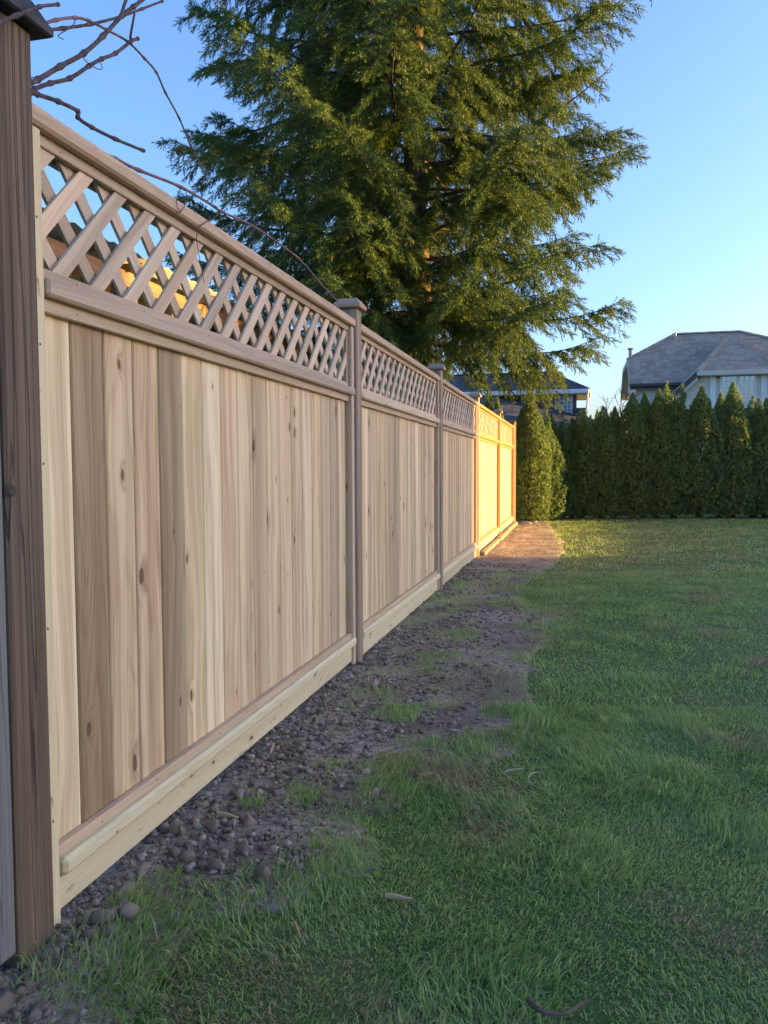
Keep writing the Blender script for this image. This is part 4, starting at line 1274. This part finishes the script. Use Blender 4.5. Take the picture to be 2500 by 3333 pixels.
while nC < 254 and tries < 20000:
    tries += 1
    y = .75+rng.random()**1.7*4.6
    x = .03+abs(rng.normal(0, .26))
    if rng.random() < .25: x = rng.uniform(.03, 1.3)
    if grassness(np.array([x]), np.array([y]))[0] > .45: continue
    sz = .006+.014*rng.random()**2.2
    if x < .32 and rng.random() < (.55 if y < 2.3 else .2): sz = rng.uniform(.013, .028)
    z = soil_z(x, y)+sz*.28
    if x < .13 and 1.2 < y < 1.46 : z -= .0
    o = link('clod', CM[int(rng.integers(12))], None, soil, (x, y, z), tuple(rng.uniform(0, 6.28, 3)))
    o.scale = (sz, sz, sz)
    nC += 1
for _ in range(46):          # larger stones round the foot of the old post
    y = rng.uniform(.72, 1.75); x = .075+abs(rng.normal(0, .16))
    if y < 1.22: x = rng.uniform(.06, .42)
    if grassness(np.array([x]), np.array([y]))[0] > .5: continue
    sz = rng.uniform(.016, .034)
    o = link('clod', CM[int(rng.integers(12))], None, soil, (x, y, soil_z(x, y)+sz*.25), tuple(rng.uniform(0, 6.28, 3)))
    o.scale = (sz, sz, sz)
# crumbs: too many to count
def scatter(N, y0, y1, s0, s1, V0, F0, seed):
    r = np.random.default_rng(seed)
    y = y0+(y1-y0)*r.random(N)**1.4
    x = np.where(r.random(N) < .55, np.abs(r.normal(0, .35, N)), r.uniform(0, 1.9, N))+.0
    g_ = grassness(x, y)
    k = (g_ < .6*r.random(N)+.15)
    x, y = x[k], y[k]
    n_ = len(x)
    s = s0+(s1-s0)*r.random(n_)**3
    z = soil_z(x, y)+s*.2
    q = r.normal(size=(n_, 4)); q /= np.linalg.norm(q, axis=1, keepdims=True)
    w_, a_, b_, c_ = q.T
    Rm = np.stack([np.stack([1-2*(b_*b_+c_*c_), 2*(a_*b_-c_*w_), 2*(a_*c_+b_*w_)], -1), np.stack([2*(a_*b_+c_*w_), 1-2*(a_*a_+c_*c_), 2*(b_*c_-a_*w_)], -1),
                   np.stack([2*(a_*c_-b_*w_), 2*(b_*c_+a_*w_), 1-2*(a_*a_+b_*b_)], -1)], 1)
    P = V0[None]*(1+r.uniform(-.38, .30, (n_, len(V0), 1)))*r.uniform(.65, 1.25, (n_, 1, 3))
    P = np.einsum('nij,nkj->nki', Rm, P)*s[:, None, None]*np.array([1, 1, .8])
    P += np.stack([x, y, z], 1)[:, None]
    Fs = (F0[None]+(np.arange(n_)*len(V0))[:, None, None]).reshape(-1, 3)
    return P.reshape(-1, 3), Fs
OV_ = np.array([(1, 0, 0), (-1, 0, 0), (0, 1, 0), (0, -1, 0), (0, 0, 1), (0, 0, -1.)]); OF_ = np.array([(0, 2, 4), (2, 1, 4), (1, 3, 4), (3, 0, 4), (2, 0, 5), (1, 2, 5), (3, 1, 5), (0, 3, 5)])
P1, F1 = scatter(17000, .6, 8.0, .004, .015, *I1, 51)
tag(link('crumbs', fast_mesh('crumbs', P1, F1, False), M['crumb'], soil), kind='stuff')
P2, F2 = scatter(20000, .6, 9.5, .002, .007, OV_, OF_, 52)
tag(link('fine_crumbs', fast_mesh('fine_crumbs', P2, F2), M['crumb'], soil), kind='stuff')

# ------------------------------------------------------------------ grass
M['grass'] = foliage('lawn_grass', (.19, .37, .095), (.30, .44, .125), (.60, .68, .33), .5, 2.3, .5, dry=((.42, .35, .21), 1.6, .53))
def blades(N, y0, y1, seed, hmin, hmax, wid, seg, pw=1.0):
    r = np.random.default_rng(seed)
    # sample evenly over the ground seen between two depths (with a margin)
    d = np.sqrt(y0*y0+(y1*y1-y0*y0)*r.random(N)**pw)
    lat = np.where(r.random(N) < .80, r.uniform(-.60, .62, N), r.uniform(.62, 1.15, N))*d
    x = CAM[0]+fw[0]*d+rt0[0]*lat; y = fw[1]*d+rt0[1]*lat
    k = (x > .035) & (y < 16.4)
    x, y, d = x[k], y[k], d[k]
    g_ = grassness(x, y)
    k = r.random(len(x)) < np.minimum(1, g_*1.15)*(.55+.45*sstep(.3, .5, fbm(x*6, y*6, 61, 2)))
    x, y, d = x[k], y[k], d[k]
    n_ = len(x)
    cl = fbm(x*4.5, y*4.5, 71, 3)
    h = (hmin+(hmax-hmin)*r.random(n_)**1.5)*(.6+.95*sstep(.36, .72, cl))
    az = 6.28*fbm(x*2.2, y*2.2, 81, 2)*1.6+r.normal(0, 1.0, n_)
    lean = np.clip(r.normal(1.05, .42, n_), .1, 1.6)
    wv = wid*r.uniform(.6, 1.3, n_)
    ca, sa = np.cos(az), np.sin(az)
    fa = r.uniform(0, 6.28, n_); fx, fy = np.cos(fa), np.sin(fa)
    base = np.stack([x, y, np.where((x < xs[-1]-.13) & (y < ys[-1]-.13), np.maximum(-.014, soil_z(x, y)-.004), -.014)], 1)
    L = np.stack([ca, sa, np.zeros(n_)], 1); Wd = np.stack([fx, fy, np.zeros(n_)], 1)*wv[:, None]
    Z = np.array([0, 0, 1.])
    def at(t):
        return base+L*(h*np.sin(lean)*t**1.6)[:, None]+Z*(h*np.cos(lean*t)*t)[:, None]
    if seg == 2:
        m = at(.55); tp = at(1.0)
        Vs = np.stack([base-Wd, base+Wd, m+Wd*.75, m-Wd*.75, tp], 1)
        i = np.arange(n_)[:, None]*5
        F_ = np.concatenate([i+np.array([[0, 1, 2]]), i+np.array([[0, 2, 3]]), i+np.array([[3, 2, 4]])], 1).reshape(-1, 3)
        return Vs.reshape(-1, 3), F_
    tp = at(1.0)
    Vs = np.stack([base-Wd, base+Wd, tp], 1)
    return Vs.reshape(-1, 3), np.arange(n_*3).reshape(-1, 3)
parts = [blades(270000, .75, 3.2, 91, .014, .044, .0016, 2), blades(250000, 3.2, 7.5, 92, .016, .046, .0022, 2, .9), blades(250000, 7.5, 17.5, 93, .02, .045, .0050, 1)]
off = 0; VV = []; FF = []
for v_, f_ in parts: VV.append(v_); FF.append(f_+off); off += len(v_)
grass = tag(link('grass', fast_mesh('grass', np.concatenate(VV), np.concatenate(FF)), M['grass']), 'short green lawn grass with patches of dry straw beside the bare soil', 'grass', kind='stuff')

# ------------------------------------------------------------------ litter
M['chip'] = wood('wood_chip', (.50, .38, .25), (.33, .23, .14), knots=0.0)
M['straw'] = plain('dry_stalk', (.42, .37, .27), .7, .2, 20.0)
M['twig'] = plain('grey_twig', (.13, .095, .07), .8, .3, 30.0, .2, bump=.5, bscale=90)
def chip(px, py, L, wd, ang, label):
    p = gz(px, py); z = max(soil_z(p[0], p[1]), -.008)+.009
    mb = MB(); n_ = 6
    top = []; 
    for i in range(n_):
        t = i/(n_-1); wv = wd*(.55+.45*math.sin(math.pi*min(1, t*1.1+.1)))*random.uniform(.8, 1.1)
        top.append((t*L-L/2, wv/2)); 
    poly = [(a, bq, 0) for a, bq in top]+[(a, -bq*random.uniform(.7, 1.0), 0) for a, bq in reversed(top)]
    mb.prism(poly, (0, 0, .004))
    me = py_mesh('wood_chip', [(v[2], v[1], v[0]) for v in mb.V], mb.F)
    o = link('wood_chip', me, M['chip'], None, (p[0], p[1], z), (R(90)+random.uniform(-.15, .15), 0, ang), tint())
    return tag(o, label, 'wood chip')
chip(587, 1628, .075, .014, .2, 'long tan wood chip lying on the soil near the kick board')
chip(490, 1770, .07, .012, 1.4, 'thin upright wood chip on the crumbly soil')
chip(555, 1655, .03, .016, .9, 'small pale wood chip on the grey soil')
chip(505, 1790, .03, .02, .4, 'broad short chip next to the thin upright one')
chip(920, 1675, .05, .02, 2.2, 'tan wood chip at the edge of a grass tuft')
chip(860, 1940, .06, .012, 1.7, 'narrow dry chip among short grass')
chip(640, 2010, .05, .016, .6, 'brown chip lying in the lawn near the bare soil')
def stalk(pts, r_, mat, nm, label, cat, lift=.03, ns=6):
    W = [onZ(p[0]*K, p[1]*K, lift+(p[2] if len(p) > 2 else 0)) for p in pts]
    b0 = W[0].copy(); b0[2] = 0
    mb = MB(); S_ = spline([w_-b0 for w_ in W], ns); mb.tube(S_, [r_*(1-.45*i/len(S_))*(1+.12*math.sin(i*1.9)) for i in range(len(S_))], 6)
    return tag(mb.build(nm, mat, None, True, tuple(b0)), label, cat)
stalk(((1130, 1660), (1105, 1662), (1088, 1668), (1100, 1680), (1118, 1690)), .0020, M['straw'], 'dry_stalk', 'bent pale dry stalk lying folded on the lawn', 'stalk', .025, 1)
stalk(((1168, 1671), (1158, 1668), (1146, 1673), (1141, 1684), (1150, 1694), (1168, 1703), (1192, 1706)), .0020, M['straw'], 'dry_stalk', 'curved pale dry stalk lying next to the folded one', 'stalk')
stalk(((1140, 2158), (1160, 2178), (1190, 2190), (1225, 2188), (1250, 2172), (1275, 2160)), .0055, M['twig'], 'fallen_twig', 'curved brown twig lying in the lawn grass', 'twig', .035)
stalk(((1113, 1262), (1120, 1280)), .004, M['straw'], 'dry_stalk', 'short pale stalk on the soil strip near the timbers', 'stalk', .01)
# pale stones at the hedge foot
for i, (px, py, s, lb) in enumerate(((1135, 1131, .11, 'flat pale stone at the foot of the sunlit arborvitae'), (1155, 1129, .09, 'smaller pale stone lying right of the flat one by the hedge'))):
    p = gz(px, py)
    me = CM[i+3].copy(); me.materials.clear(); me.materials.append(plain('pale_stone', (.42, .38, .34), .9, .2, 12.0, .1, bump=.4))
    o = link('pale_stone', me, None, None, (p[0], p[1], .015), (0, 0, i*1.0)); o.scale = (s, s*.7, s*.45); tag(o, lb, 'stone')
